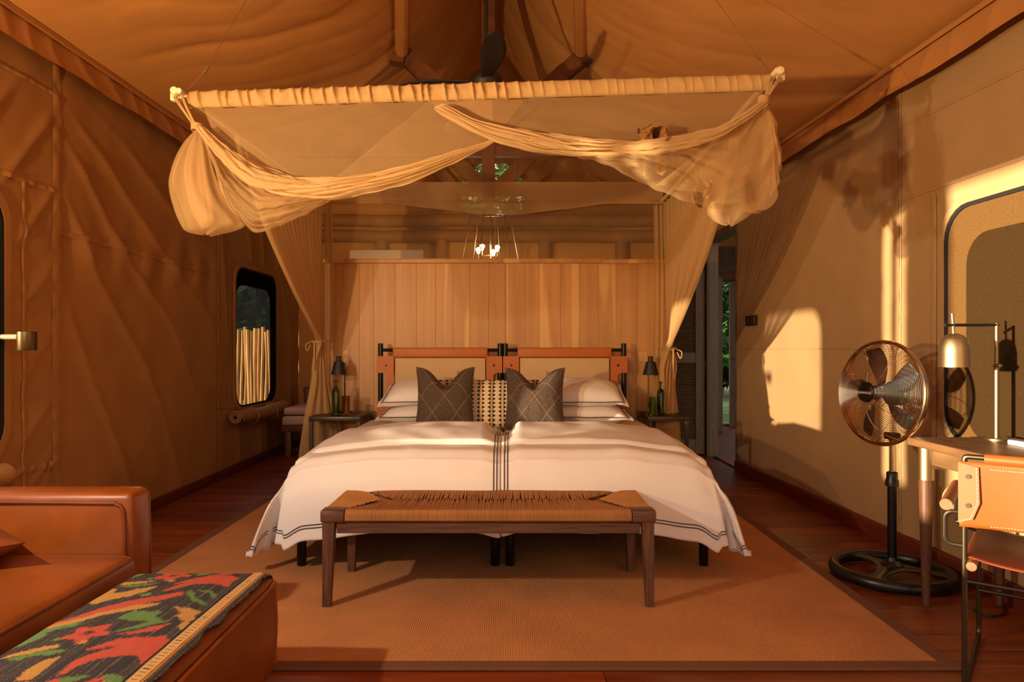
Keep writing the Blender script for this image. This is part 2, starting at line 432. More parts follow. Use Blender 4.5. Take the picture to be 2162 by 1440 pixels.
for a, w in ((line_right(3.87, .1, 3.87, 2.6), .016), (line_right(3.60, .1, 3.60, 1.95), .05), (line_right(2.2, 1.985, 3.86, 1.985), .02), (line_right(3.9, 1.14, 6.3, 1.14), .012), (line_right(2.1, 2.36, 3.86, 2.40), .016)):
    strip('canvas_seam', wall_right, a, w, m='canvas_right', amp=.0015, side=-1)
strip('dark_seam', wall_right, line_right(3.875, .1, 3.875, 2.6), .006, m='screen_edge', amp=0.0, side=-1)
MB().box(XL + .004, XL + .034, -1, 8.2, 0, .075, .006).obj('baseboard_left', M['baseboard'])['kind'] = 'structure'
bb = MB(); 
def brd(y0, y1):
    vs = []
    for yy in (y0, y1):
        for dx, zz in ((0, 0), (-.030, 0), (-.030, .088), (-.022, .095), (0, .095)): vs.append((XR(yy) + dx, yy, zz))
    bb.add(vs, [[0, 1, 2, 3, 4], [9, 8, 7, 6, 5]] + [[i, (i + 1) % 5, (i + 1) % 5 + 5, i + 5] for i in range(5)])
brd(-1, 4.72); brd(4.723, 6.37)
bb.obj('baseboard_right', M['baseboard'], smooth=False)['kind'] = 'structure'

# roof liner: concave, steep at the ridge
PD = [0, .05, .12, .25, .42, .6, .8, 1.03, 1.4, 1.9, 2.36]
PZ = [4.98, 4.86, 4.68, 4.40, 4.02, 3.75, 3.50, 3.29, 3.09, 2.92, 2.76]
def roofz(x):
    d = abs(x + .17); z = float(np.interp(d, PD, PZ))
    z = .5 * z + .25 * float(np.interp(d + .09, PD, PZ)) + .25 * float(np.interp(max(0, d - .09), PD, PZ))
    return z + (.03 if x < -.17 else -.035) * min(1, d / 2.3)
def roof_pt(x, y):
    d = abs(x + .17); n = nz(x * .7, y * .7, 8); z = roofz(x)
    q = y + .10 * d * d
    z += .020 * ridge(q * 4.1 + n * 1.6) * sstep(2.3, 1.7, d) * (1 if x < -.17 else .30)
    z += .007 * ridge(q * 11 + n * 3 + 2 * nz(x * 2, y * 2, 4)) * sstep(2.3, 1.5, d) * (1 if x < -.17 else .5)
    z += .006 * ridge(q * 16 + abs(x) * 9 + n * 4) * sstep(1.6, .9, d) * sstep(.15, .5, d)
    if y > 5.62:                                   # gathered folds of the ridge liner beyond the truss
        z += .045 * ridge(q * 4.4 + n + d * 2.5) * sstep(5.62, 5.9, y) * sstep(1.3, .7, d)
    z += .05 * math.exp(-((y - 5.6) / .05) ** 2) * -.35 * sstep(1.8, 1.2, d)
    return (x, y, z)
def fnroof(u, v):
    x = -2.50 + (2.50 + 2.30) * u; y = -1 + 9.2 * v; x = min(x, XR(y) + .06); return roof_pt(x, y)
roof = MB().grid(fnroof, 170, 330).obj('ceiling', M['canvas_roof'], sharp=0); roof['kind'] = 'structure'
def valance(name, side):
    def fn(u, v):
        y = -1 + 9.15 * u
        if side < 0: x0, zt, zb = XL + .10, 2.815, 2.665
        else: x0, zt, zb = XR(y) - .10, 2.715, 2.555
        z = zt + (zb - zt) * v + .006 * sin(y * 7 + nz(y, 2) * 4) * v
        w = .007 * ridge(y * 13 + z * 9 + nz(y * 2, z * 4) * 2.5) * sin(pi * (.15 + .7 * v)) + .012 * v
        return (x0 - side * w, y, z)
    o = MB().grid(fn, 500, 10).obj(name, M['valance'], sharp=0); o['kind'] = 'structure'
    return o
vl = valance('trim_left', -1); vr = valance('trim_right', 1)
strip('hem', vl, [(XL + .118, -1 + i * .3, 2.800) for i in range(31)], .03, m='valance', amp=.003)
strip('hem', vr, [(XR(-1 + i * .3) - .122, -1 + i * .3, 2.700) for i in range(31)], .03, m='valance', amp=.003, side=-1)
for s, zt in ((-1, 2.815), (1, 2.715)):             # soffit closing the gap between valance and wall
    def fs_(u, v, s=s, zt=zt):
        y = -1 + 9.2 * u; a = XL - .02 if s < 0 else XR(y) + .06; b = XL + .10 if s < 0 else XR(y) - .10
        return (a + (b - a) * v, y, zt)
    MB().grid(fs_, 20, 2).obj('valance_soffit', M['valance'], vl if s < 0 else vr)

# end wall with the octagonal gable opening
YE = 8.2
top = [(-2.54, YE, 0), (-2.54, YE, 2.8)] + [(x, YE, roofz(x) + .03) for x in np.linspace(-2.5, 2.04, 40)] + [(2.05, YE, 2.7), (2.05, YE, 0)]
oc = P(1041, 410, YE); ro = 74 * YE / F
octo = [(oc.x + ro * 1.05 * cos(math.radians(22.5 + 45 * k)), YE, oc.z + ro * 1.05 * sin(math.radians(22.5 + 45 * k))) for k in range(8)]
wb = MB().prism(top, [octo], (0, .03, 0)).obj('wall_back', M['canvas_roof'], smooth=False); wb['kind'] = 'structure'
def octring(r0, r1, y0, y1):
    a = [(oc.x + r1 * cos(math.radians(22.5 + 45 * k)), y0, oc.z + r1 * sin(math.radians(22.5 + 45 * k))) for k in range(8)]
    b = [(oc.x + r0 * cos(math.radians(22.5 + 45 * k)), y0, oc.z + r0 * sin(math.radians(22.5 + 45 * k))) for k in range(8)]
    return MB().prism(a, [b], (0, y1 - y0, 0))
w4 = empty('window_4', oc, kind='structure')
octring(ro * .97, ro * 1.12, YE - .02, YE + .04).obj('window_frame', M['logs'], w4, smooth=False)
# timber truss in front of and at the gable
def bar(mb, a, b, w, d):                             # rectangular bar from a to b in the X-Z plane, depth along Y
    a, b = Vector(a), Vector(b); u = (b - a).normalized(); n = Vector((-u.z, 0, u.x)) * w / 2; dy = Vector((0, d / 2, 0))
    vs = [p + s1 * n + s2 * dy for p in (a, b) for s1, s2 in ((-1, -1), (1, -1), (1, 1), (-1, 1))]
    return mb.add(vs, [[0, 1, 2, 3], [7, 6, 5, 4]] + [[i, (i + 1) % 4, (i + 1) % 4 + 4, i + 4] for i in range(4)])
tr = empty('trim_1', (-.17, 5.6, 2.7), kind='structure'); tr['label'] = 'timber roof truss with king post and two struts'
bar(MB(), (-1.75, 5.6, 2.81), (1.45, 5.6, 2.81), .20, .07).obj('tie_beam', M['beam'], tr, smooth=False)
bar(MB(), (-.178, 5.6, 2.33), (-.178, 5.6, 4.9), .105, .11).obj('king_post', M['beam'], tr, smooth=False)
bar(MB(), P(1018, 276, 5.58), P(843, 106, 5.58), .13, .09).obj('strut', M['beam'], tr, smooth=False)
bar(MB(), P(1050, 276, 5.58), P(1238, 114, 5.58), .13, .09).obj('strut', M['beam'], tr, smooth=False)
for px, s in ((839, -1), (1243, 1)):
    e = P(px, 118, 5.56); bar(MB(), e + Vector((-.06 * s, 0, -.055)), e + Vector((.06 * s, 0, -.055 + .12)) if 0 else e + Vector((s * .055, 0, -.035)), .05, .12).obj('strut_cap', M['beam'], tr, smooth=False)
for px, s in ((848, -1), (1227, 1)):
    a = P(px, 108, 5.5); b = P(px, -30, 4.75); b.x = (a.x * .86)
    MB().tube([a, b], .055, 10).obj('canvas_sleeve', M['valance'], tr)
t2 = empty('trim_2', (-.17, 8.05, 2.4), kind='structure')
bar(MB(), (-2.0, 8.05, P(0, 402, 8.05).z), (1.7, 8.05, P(0, 402, 8.05).z), .13, .08).obj('tie_beam', M['logs'], t2, smooth=False)
bar(MB(), P(1034, 460, 8.03), P(1034, 250, 8.03), .10, .09).obj('king_post', M['logs'], t2, smooth=False)
bar(MB(), P(1022, 398, 8.02), P(940, 318, 8.02), .16, .07).obj('strut', M['logs'], t2, smooth=False)
bar(MB(), P(1052, 398, 8.02), P(1125, 325, 8.02), .16, .07).obj('strut', M['logs'], t2, smooth=False)
bar(MB(), P(955, 392, 8.02), P(905, 338, 8.02), .12, .07).obj('strut', M['logs'], t2, smooth=False)
bar(MB(), P(1115, 392, 8.02), P(1168, 345, 8.02), .12, .07).obj('strut', M['logs'], t2, smooth=False)
for py in (466, 499): MB().tube([(-2.4 + i * .44, 8.08, P(0, py, 8.08).z + .008 * sin(i * 2.1)) for i in range(11)], .075, 12).obj('log_beam', M['logs'], t2)
for px in (805, 932, 1150, 1312): MB().tube([P(px, 508, 8.10), (P(px, 508, 8.1).x, 8.10, 0)], .075, 12).obj('log_post', M['logs'], t2)

# headboard wall of upright teak boards with a ledge
YW = 5.75; HX0, HX1, HZ = -1.56, 1.36, 1.855
hw = MB().box(HX0, HX1, YW + .02, YW + .09, 0, HZ).obj('wall_headboard', M['plank_wall'], smooth=False); hw['kind'] = 'structure'
x = HX0; k = 0
while x < HX1 - .02:
    w = min(random.choice((.12, .145, .16, .18)), HX1 - x)
    MB().box(x + .0006, x + w - .0006, YW - random.uniform(0, .003), YW + .02, 0, HZ, .0015, 1).obj('plank', M['plank_wall'], hw, smooth=False)
    x += w
for px, z0, z1, w in ((838, .7, 1.8, .018), (893, .9, 1.84, .03), (930, .7, 1.7, .012), (1022, .8, 1.84, .03), (1160, .9, 1.6, .016), (1326, .9, 1.84, .03)):
    pass
MB().box(HX0, 1.255 - .49, YW - .055, YW + .11, HZ, HZ + .035, .003).obj('ledge', M['plank_wall'], hw)
MB().box(1.258 - .49, HX1, YW - .05, YW + .11, HZ - .004, HZ + .031, .003).obj('ledge', M['plank_wall'], hw)
sw = MB().box(*[P(1346, 0, YW - .012).x, P(1366, 0, YW - .012).x], YW - .014, YW - .003, P(0, 764, YW).z, P(0, 742, YW).z, .003).obj('socket_plate', M['plank_wall'], hw)
MB().box(*[P(720, 0, YW - .012).x, P(737, 0, YW - .012).x], YW - .014, YW - .003, P(0, 752, YW).z, P(0, 738, YW).z, .003).obj('socket_plate', M['plank_wall'], hw)

# windows
def window(n, side, W, inner, edge_m, screen_m, border_m, lip=.03):
    y0, y1, z0, z1, r = W; xm = lambda y: (XL if side < 0 else XR(y))
    root = empty('window_%d' % n, (xm((y0 + y1) / 2), (y0 + y1) / 2, z0), kind='structure')
    def ring(a, b, dx0, dx1):
        A = [(xm(p) - side * dx0, p, q) for p, q in a]; B = [(xm(p) - side * dx0, p, q) for p, q in b]
        return MB().prism(A, [B], (-side * (dx1 - dx0), 0, 0))
    o = rr(y0 - lip, y1 + lip, z0 - lip, z1 + lip, r + lip); i0 = rr(y0 + .012, y1 - .012, z0 + .012, z1 - .012, r)
    ring(o, i0, .004, .016).obj('canvas_welt', M['canvas_left' if side < 0 else 'canvas_right'], root, smooth=False)
    i1 = rr(y0 - .008, y1 + .008, z0 - .008, z1 + .008, r); i2 = rr(y0 + .03, y1 - .03, z0 + .03, z1 - .03, r - .01)
    ring(i1, i2, -.004, .012).obj('window_frame', M[edge_m], root, smooth=False)
    b2 = rr(*inner, .15)
    ring(rr(y0 + .02, y1 - .02, z0 + .02, z1 - .02, r), b2, .000, .004).obj('screen_border', M[border_m], root, smooth=False)
    pts = [(xm(p) - side * .001, p, q) for p, q in rr(inner[0] - .01, inner[1] + .01, inner[2] - .01, inner[3] + .01, .16)]
    MB().add(pts, [list(range(len(pts)))]).obj('insect_screen', M[screen_m], root, smooth=False)
    return root
win1 = window(1, -1, W1, (2.32, 3.31, .76, 1.71), 'screen_edge', 'screen', 'screen_edge2')
win2 = window(2, -1, W2, (6.32, 7.22, .60, 1.74), 'screen_edge', 'screen_grey', 'screen_edge2')
win3 = window(3, 1, W3, (2.2, 3.36, .70, 1.70), 'screen_edge', 'screen_lit', 'screen_dbl', .02)
def roll(root, x, y0, y1, z, r, m):                  # rolled-up canvas blind below a window, seen end-on
    def fn(u, v):
        a = 2 * pi * u; rr_ = r * (1 + .08 * nz(v * 14, a * .6) + .05 * sin(v * 40)); return (x + rr_ * cos(a), y0 + (y1 - y0) * v, z + rr_ * sin(a) * .95 - .02 * sin(pi * v))
    o = MB().grid(fn, 20, 40, wrap=True).obj('canvas_roll', m, root)
    sp_ = [(x + r * (1 - k / 60) * cos(k * .45), y0 - .002, z + r * (1 - k / 60) * sin(k * .45) * .95) for k in range(46)]
    MB().tube(sp_, .006, 6).obj('roll_end', m, o)
    for f in (.3, .72):
        MB().tube([(x + (r + .008) * cos(q * .4), y0 + (y1 - y0) * f, z - .02 + (r + .012) * sin(q * .4)) for q in range(16)], .008, 6, closed=True).obj('strap', m, o)
roll(win2, XL + .09, 6.10, 7.35, .52, .062, M['canvas_left'])
roll(win3, XR(3.0) - .10, 2.3, 3.30, .42, .075, M['canvas_right'])
roll(win1, XL + .09, 2.3, 3.30, .53, .06, M['canvas_left'])
# doorway in the right wall, with its louvred leaf folded back against the view
d1 = empty('door_1', (XR(6.8), 6.8, 0), kind='structure')
xd = XR(6.39)
MB().box(XR(7.17) - .02, XR(7.17) + .10, 7.17, 7.26, 0, 2.33, .004).obj('jamb', M['door_wood'], d1, smooth=False)
MB().box(xd - .012, xd + .10, 6.375, 6.395, 0, 2.25, .004).obj('jamb', M['door_wood'], d1, smooth=False)
MB().box(xd - .06, xd + .08, 6.39, 7.2, 2.245, 2.31, .004).obj('lintel', M['door_wood'], d1, smooth=False)
lf = empty('leaf', (1.7, 7.24, 0), d1)
yl0, yl1 = 7.22, 7.262; lx0, lx1 = 1.62, XR(7.2) - .025
for a, b, c, d in ((lx0, lx0 + .09, .02, 2.22), (lx1 - .10, lx1, .02, 2.22), (lx0 + .09, lx1 - .10, .02, .17), (lx0 + .09, lx1 - .10, .98, 1.09), (lx0 + .09, lx1 - .10, 2.11, 2.22)):
    MB().box(a, b, yl0, yl1, c, d, .004, 1).obj('door_frame', M['door_wood'], lf, smooth=False)
for z0, z1 in ((.17, .98), (1.09, 2.11)):
    n = int((z1 - z0) / .022)
    for i in range(n):
        z = z0 + (i + .5) * (z1 - z0) / n
        MB().add([(lx0 + .09, yl0 + .008, z - .009), (lx1 - .10, yl0 + .008, z - .009), (lx1 - .10, yl1 - .008, z + .010), (lx0 + .09, yl1 - .008, z + .010),
                  (lx0 + .09, yl0 + .012, z - .012), (lx1 - .10, yl0 + .012, z - .012), (lx1 - .10, yl1 - .004, z + .007), (lx0 + .09, yl1 - .004, z + .007)],
                 [[0, 1, 2, 3], [7, 6, 5, 4], [0, 4, 5, 1], [1, 5, 6, 2], [2, 6, 7, 3], [3, 7, 4, 0]]).obj('slat', M['door_wood'], lf, smooth=False)
for z in (.9, 1.62): MB().box(lx1 - .004, lx1 + .02, yl0 - .008, yl0 + .002, z, z + .10, .002).obj('hinge', M['bronze'], lf)

# veranda seen through the doorway
vf = MB().box(2.16, 5.2, 6.2, 10.2, -.12, -.03).obj('floor_veranda', M['baseboard'], smooth=False); vf['kind'] = 'structure'
for i in range(29):
    MB().box(2.17, 5.2, 6.2 + i * .138 + .002, 6.2 + i * .138 + .136, -.03, -.005, .002, 1).obj('plank', M['floor'], vf, smooth=False)
vw = MB().prism([(2.2, 9.95, 0), (2.2, 9.95, 3.3), (5.2, 9.95, 3.3), (5.2, 9.95, 0)], [[(2.78, 9.95, .03), (2.78, 9.95, 2.10), (4.3, 9.95, 2.10), (4.3, 9.95, .03)]], (0, .08, 0)).obj('wall_veranda', M['door_wood'], smooth=False); vw['kind'] = 'structure'
MB().box(5.15, 5.25, 6.2, 10.2, 0, 3.3).obj('wall_veranda_side', M['door_wood'], smooth=False)['kind'] = 'structure'
vc = MB().box(2.2, 5.2, 6.2, 10.2, 3.0, 3.08).obj('ceiling_veranda', M['thatch'], smooth=False); vc['kind'] = 'structure'
for i in range(12): MB().tube([(2.2, 6.4 + i * .32, 2.95), (5.2, 6.4 + i * .32, 2.97)], .045, 8).obj('roof_pole', M['thatch'], vc)
for px in (1512, 1560): pass
MB().box(2.2, 5.2, 8.6, 8.72, 2.42, 2.56, .01).obj('beam', M['logs'], vc)
MB().box(2.2, 5.2, 9.80, 9.93, 2.12, 2.24, .01).obj('beam', M['beam'], vc)
def glazed(n, px0, px1, Y, pxm=None):
    x0, x1 = P(px0, 0, Y).x, P(px1, 0, Y).x
    r = empty('door_%d' % n, ((x0 + x1) / 2, Y, 0), kind='structure')
    for a, b, c, d in ((x0, x0 + .09, 0, 2.1), (x1 - .09, x1, 0, 2.1), (x0 + .09, x1 - .09, 0, .13), (x0 + .09, x1 - .09, 1.98, 2.1), (x0 + .09, x1 - .09, .95, 1.0)):
        MB().box(a, b, Y - .022, Y + .022, c, d, .004, 1).obj('door_frame', M['door_wood'], r, smooth=False)
    MB().box(x0 + .09, x1 - .09, Y - .004, Y + .004, .13, 1.98).obj('pane', M['pane'], r, smooth=False)
    MB().tube(fillet([(x0 + .045, Y - .03, 1.0), (x0 + .045, Y - .075, 1.0), (x0 + .14, Y - .075, 1.0)], .015), .009, 8).obj('door_handle', M['brass'], r)
    return r
glazed(2, 1448, 1525, 9.3); glazed(3, 1540, 1650, 9.86)
# ---------------------------------------------------------------- outside: ground, reed fence, trees
g = MB().box(-30, 30, -20, 40, -.60, -.40).obj('ground', M['ground'], smooth=False); g['kind'] = 'structure'
tag(MB().box(2.4, 9, 10.6, 24, -.40, -.37, .01).obj('lawn', M['lawn'], smooth=False), 'green lawn outside beyond the veranda glass doors', 'lawn', kind='structure')
fence = empty('reed_fence', (-4.4, 10.0, -.4), label='sunlit fence of upright pale reed poles outside the rear left window', cat='fence')
for i in range(56):
    x = -5.7 + i * .0505; r = random.uniform(.022, .031); h = 1.40 + random.uniform(-.03, .05)
    MB().tube([(x + .012 * sin(i + k), 10.0 + .01 * cos(i * 2 + k), -.4 + (h + .4) * k / 5) for k in range(6)], [r * random.uniform(.9, 1.1) for k in range(6)], 8).obj('pole', M['reed'], fence)
MB().tube([(-5.7, 10.05, 1.0), (-2.9, 10.05, 1.0)], .03, 8).obj('rail', M['reed'], fence)
def tree(loc, h, cr, label, n, cz=None, group='trees around the tent', seed=1, leafsize=.10, m='leaf'):
    rnd = random.Random(seed); r = empty('tree', loc, label=label, cat='tree', group=group); x, y, z = loc
    tb = MB(); path = smoothpath([(x + .25 * nz(seed, k) , y + .25 * nz(k, seed), z + h * .75 * k / 5) for k in range(6)], 4)
    tb.tube(path, [.16 * (1 - .75 * i / len(path)) for i in range(len(path))], 8); tb.obj('trunk', M['bark'], r)
    for b in range(6):
        p = path[int(len(path) * (.4 + .09 * b))]; a = b * 2.4
        MB().tube(smoothpath([p, p + Vector((cos(a) * cr * .4, sin(a) * cr * .4, h * .12)), p + Vector((cos(a) * cr * .8, sin(a) * cr * .8, h * .16))], 4), [.06 - .005 * k for k in range(9)], 6).obj('branch', M['bark'], r)
    vs, fs = [], []; c = Vector((x, y, z + (cz or h * .72)))
    for i in range(n):
        while 1:
            d = Vector((rnd.uniform(-1, 1), rnd.uniform(-1, 1), rnd.uniform(-1, 1)))
            if d.length < 1 and nz(d.x * 2.6 + seed, d.y * 2.6, d.z * 2.6) > -.22: break
        p = c + Vector((d.x * cr, d.y * cr, d.z * h * .42)); u = Vector((rnd.gauss(0, 1), rnd.gauss(0, 1), rnd.gauss(0, 1))).normalized(); w = u.orthogonal().normalized()
        s = leafsize * rnd.uniform(.6, 1.3); b = len(vs); vs += [p - u * s, p + w * s * .4, p + u * s, p - w * s * .4]; fs.append([b, b + 1, b + 2, b + 3])
    link('foliage', vs, fs, M[m], r, smooth=False, kind='stuff')
tree((3.75, 15.5, -.4), 4.6, 2.0, 'leafy green tree with a pale trunk standing on the lawn outside the doorway', 9000, 2.7, seed=3, leafsize=.13)
tree((6.6, 21.5, -.4), 5.5, 2.4, 'farther bushy tree behind the pale-trunked tree outside the doorway', 7000, 2.6, seed=5, leafsize=.2, m='leaf_shaded')
tree((-.4, 14.0, -.4), 7.0, 2.6, 'tall tree whose leaves show through the octagonal gable window', 8500, 4.6, seed=8, leafsize=.12)
tree((-5.4, 14.5, -.4), 4.2, 2.6, 'bushy tree with shade-darkened leaf colour behind the reed fence', 8000, 2.2, seed=11, leafsize=.19, m='leaf_shaded')

tree((-10.0, 2.6, -.4), 5.0, 2.4, 'leafy tree with shade-darkened leaf colour out beyond the front left window', 3500, 2.6, seed=14, leafsize=.2, m='leaf_shaded')
tree((-12.5, 11.5, -.4), 5.5, 2.6, 'farthest bushy tree beyond the front left window', 3500, 2.6, seed=15, leafsize=.2, m='leaf_shaded')

# ---------------------------------------------------------------- rug
rg = empty('rug', (-.12, 3.8, 0), label='large flat tan woven sisal rug with brown binding under the bed', cat='rug')
rx0, rx1, ry0, ry1 = -1.85, 1.612, 2.42, 5.15
MB().box(rx0 + .06, rx1 - .06, ry0 + .06, ry1 - .06, .0004, .009).obj('weave', M['rug'], rg, smooth=False)
for a, b, c, d in ((rx0, rx1, ry0, ry0 + .062), (rx0, rx1, ry1 - .062, ry1), (rx0, rx0 + .062, ry0 + .062, ry1 - .062), (rx1 - .062, rx1, ry0 + .062, ry1 - .062)):
    MB().box(a, b, c, d, .0004, .011, .003, 1).obj('binding', M['rug_edge'], rg)

# ---------------------------------------------------------------- beds, headboards, duvets, pillows
def bed(x0, x1, label):
    r = empty('bed', ((x0 + x1) / 2, 4.5, 0), label=label, cat='bed', group='two single beds pushed together')
    MB().box(x0 + .02, x1 - .02, 3.54, 5.44, .19, .30, .01).obj('base', M['blackm'], r)
    MB().box(x0 + .004, x1 - .004, 3.53, 5.46, .30, .575, .05, 3).obj('mattress', M['sheet'], r)
    for lx in (x0 + .025 + .02, x1 - .025 - .003):
        for ly in (3.57, 5.40): MB().lathe([(.022, .011), (.024, .014), (.024, .20)], (lx, ly, 0), 16).obj('leg', M['black'], r)
    return r
bed(-1.135, -.049, 'left of two single beds with black legs under white bedding')
bed(-.045, 1.040, 'right of two single beds with black legs under white bedding')
def headboard(px0, px1, label):
    Y = 5.55; x0, x1 = P(px0, 0, Y).x, P(px1, 0, Y).x; zt = P(0, 725, Y).z; zr = P(0, 739, Y).z
    r = empty('headboard', ((x0 + x1) / 2, Y, 0), label=label, cat='headboard', group='leather and canvas headboards')
    for x in (x0, x1): MB().lathe([(.021, 0), (.021, zt - .003), (.018, zt)], (x, Y, 0), 16).obj('post', M['black'], r)
    MB().tube([(x0, Y, zr), (x1, Y, zr)], .014, 10).obj('rail', M['black'], r)
    MB().tube([(x0, Y, .40), (x1, Y, .40)], .014, 10).obj('rail', M['black'], r)
    a, b = x0 + .10, x1 - .10
    lz = lambda py: P(0, py, Y).z
    MB().box(a + .02, b - .02, Y - .012, Y + .012, .42, lz(756), .004).obj('canvas_panel', M['head_linen'], r)
    MB().box(a, b, Y - .026, Y + .024, lz(755), lz(734), .012, 3).obj('leather_sleeve', M['leather_head'], r)
    for s, xo, xi in ((1, x0, a + .012), (-1, x1, b - .012)):
        A = lambda f: xo - s * .024 + (xi - xo + s * .024) * f
        n = .56
        poly = [(A(0), lz(752)), (A(1), lz(752)), (A(1), lz(885)), (A(0), lz(885)), (A(0), lz(846))]
        arc = []
        for k in range(7): q = pi / 2 * k / 6; arc.append((A(n - .22 + .22 * sin(q)), lz(846) + .022 * (1 - cos(q))))
        for k in range(7): q = pi / 2 * k / 6; arc.append((A(n - .22 + .22 * cos(q)), lz(787) - .022 * (1 - sin(q))))
        poly += arc + [(A(0), lz(787))]
        if s < 0: poly = poly[::-1]
        sp_ = MB().prism([(p, Y - .030, q) for p, q in poly], [], (0, .010, 0)).obj('leather_side', M['leather_head'], r, smooth=False)
        for py in (771, 866): MB().lathe([(.0001, -.004), (.009, -.003), (.010, 0)], (A(.55), Y - .030, lz(py)), 12, 'Y').obj('stud', M['black'], sp_)
    return r
headboard(803.5, 1056, 'left bed headboard of black tube, tan leather strap and beige canvas')
headboard(1066.5, 1317, 'right bed headboard of black tube, tan leather strap and beige canvas')

def duvet(x0, x1, side, label, seed):
    # s runs across the bed, t from the fold at the head to the hem at the foot
    xo, xi = (x0, x1) if side < 0 else (x1, x0)       # outer and inner edge
    wid = abs(x1 - x0); Y0f, Y1h = 3.46, 4.50; OH, FH = .46, .375
    def surf(a, t, lift=0.0):
        # a: distance from the inner edge (metres) ; t: distance from the head fold
        top_len = Y1h - Y0f
        ov = max(0, a - wid); fo = max(0, t - top_len)
        X = min(a, wid); Yp = min(t, top_len); y = Y1h - Yp
        puff = .050 * sstep(0, .12, t) * (1 - .34 * sstep(.775, .80, t)) + .008 * nz(a * 3, t * 3, seed)
        z = .592 + puff + .030 * sstep(0, .1, t) * sstep(1.0, .3, t)
        z += .006 * nz(a * 7 + seed, t * 5, 2) * sstep(0, .2, t)
        ridge_ = math.exp(-((t - .80 - .01 * nz(a * 4, seed)) / .020) ** 2); z -= .022 * ridge_ * sstep(.02, .1, a)
        e = sstep(.11, 0, a); z -= (.022 + .10 * sstep(.60, .15, t)) * e * sstep(.0, .1, t); 
        r0 = sstep(.14, 0, wid - X) ; z -= .045 * r0 * r0 + .050 * sstep(.50, 0, wid - X)
        r1 = sstep(.10, 0, top_len - Yp); z -= .045 * r1 * r1
        rho = (ov ** 5 + fo ** 5) ** .2; th = math.atan2(fo, ov) if rho > 1e-6 else 0
        if rho > 0:
            cor = sin(2 * th) if (ov > 0 and fo > 0) else 0
            fx = ov / (ov + fo + 1e-9)
            out = .05 * (1 - math.exp(-rho * 9))
            ox = out * (1 if ov > 0 else 0) * min(1, ov / .1) + rho * .30 * (fx ** .7 if ov > 0 else 0) * (1 if fo > 0.0 else .36)
            oy = out * (1 if fo > 0 else 0) * min(1, fo / .1) + rho * .05 * (1 if fo > 0 else 0)
            if cor > 0: ox -= .10 * rho / .45 * math.exp(-((th - 1.12) / .20) ** 2); oy -= .16 * rho / .45 * math.exp(-((th - 1.05) / .25) ** 2)
            wv = .013 * sin(a * 9 + seed) * rho / .45 + .006 * nz(a * 5, t * 5, 7) 
            z -= rho * (.94 if fo > 0 and ov <= 0 else .86)
            X += ox; y -= oy + (wv if fo > 0 else 0); X += wv * .5 if ov > 0 else 0
            z = max(z, .115 + .02 * nz(a * 3, t * 3))
        x = xi + (X if side > 0 else -X)
        return Vector((x, y - lift * (1 if fo > 0 else .2), z + lift * (.2 if fo > 0 else 1)))
    LA, LT = wid + OH, (Y1h - Y0f) + FH
    nA, nT = 110, 110
    o = MB().grid(lambda u, v: surf(u * LA, v * LT), nA, nT).obj('duvet', M['duvet'], sharp=0)
    so_ = o.modifiers.new('thickness', 'SOLIDIFY'); so_.thickness = .012; so_.offset = -1
    tag(o, label, 'duvet', 'white duvets')
    def stripe(name, pts, w=.0045):
        mb = MB(); vs, fs = [], []
        for i, (p, q) in enumerate(pts): vs += [p, q]
        for i in range(len(pts) - 1): fs.append([2 * i, 2 * i + 1, 2 * i + 3, 2 * i + 2])
        mb.add(vs, fs).obj(name, M['stripe'], o, sharp=0)
    for k in (.070, .086):
        stripe('stripe', [(surf(.03 + (LA - .03) * i / 150, LT - k, .004), surf(.03 + (LA - .03) * i / 150, LT - k + .0055, .004)) for i in range(151)])
        stripe('stripe', [(surf(k - .055, .02 + (LT - .06) * i / 120, .004), surf(k - .050, .02 + (LT - .06) * i / 120, .004)) for i in range(121)])
        stripe('stripe', [(surf(LA - k, .05 + (LT - .1) * i / 120, .004), surf(LA - k + .0055, .05 + (LT - .1) * i / 120, .004)) for i in range(121)])
    return o
duvet(-1.135, -.0495, -1, 'white duvet with double dark stripe hem draped over the left bed', 1.3)
duvet(-.0465, 1.035, 1, 'white duvet with double dark stripe hem draped over the right bed', 4.1)

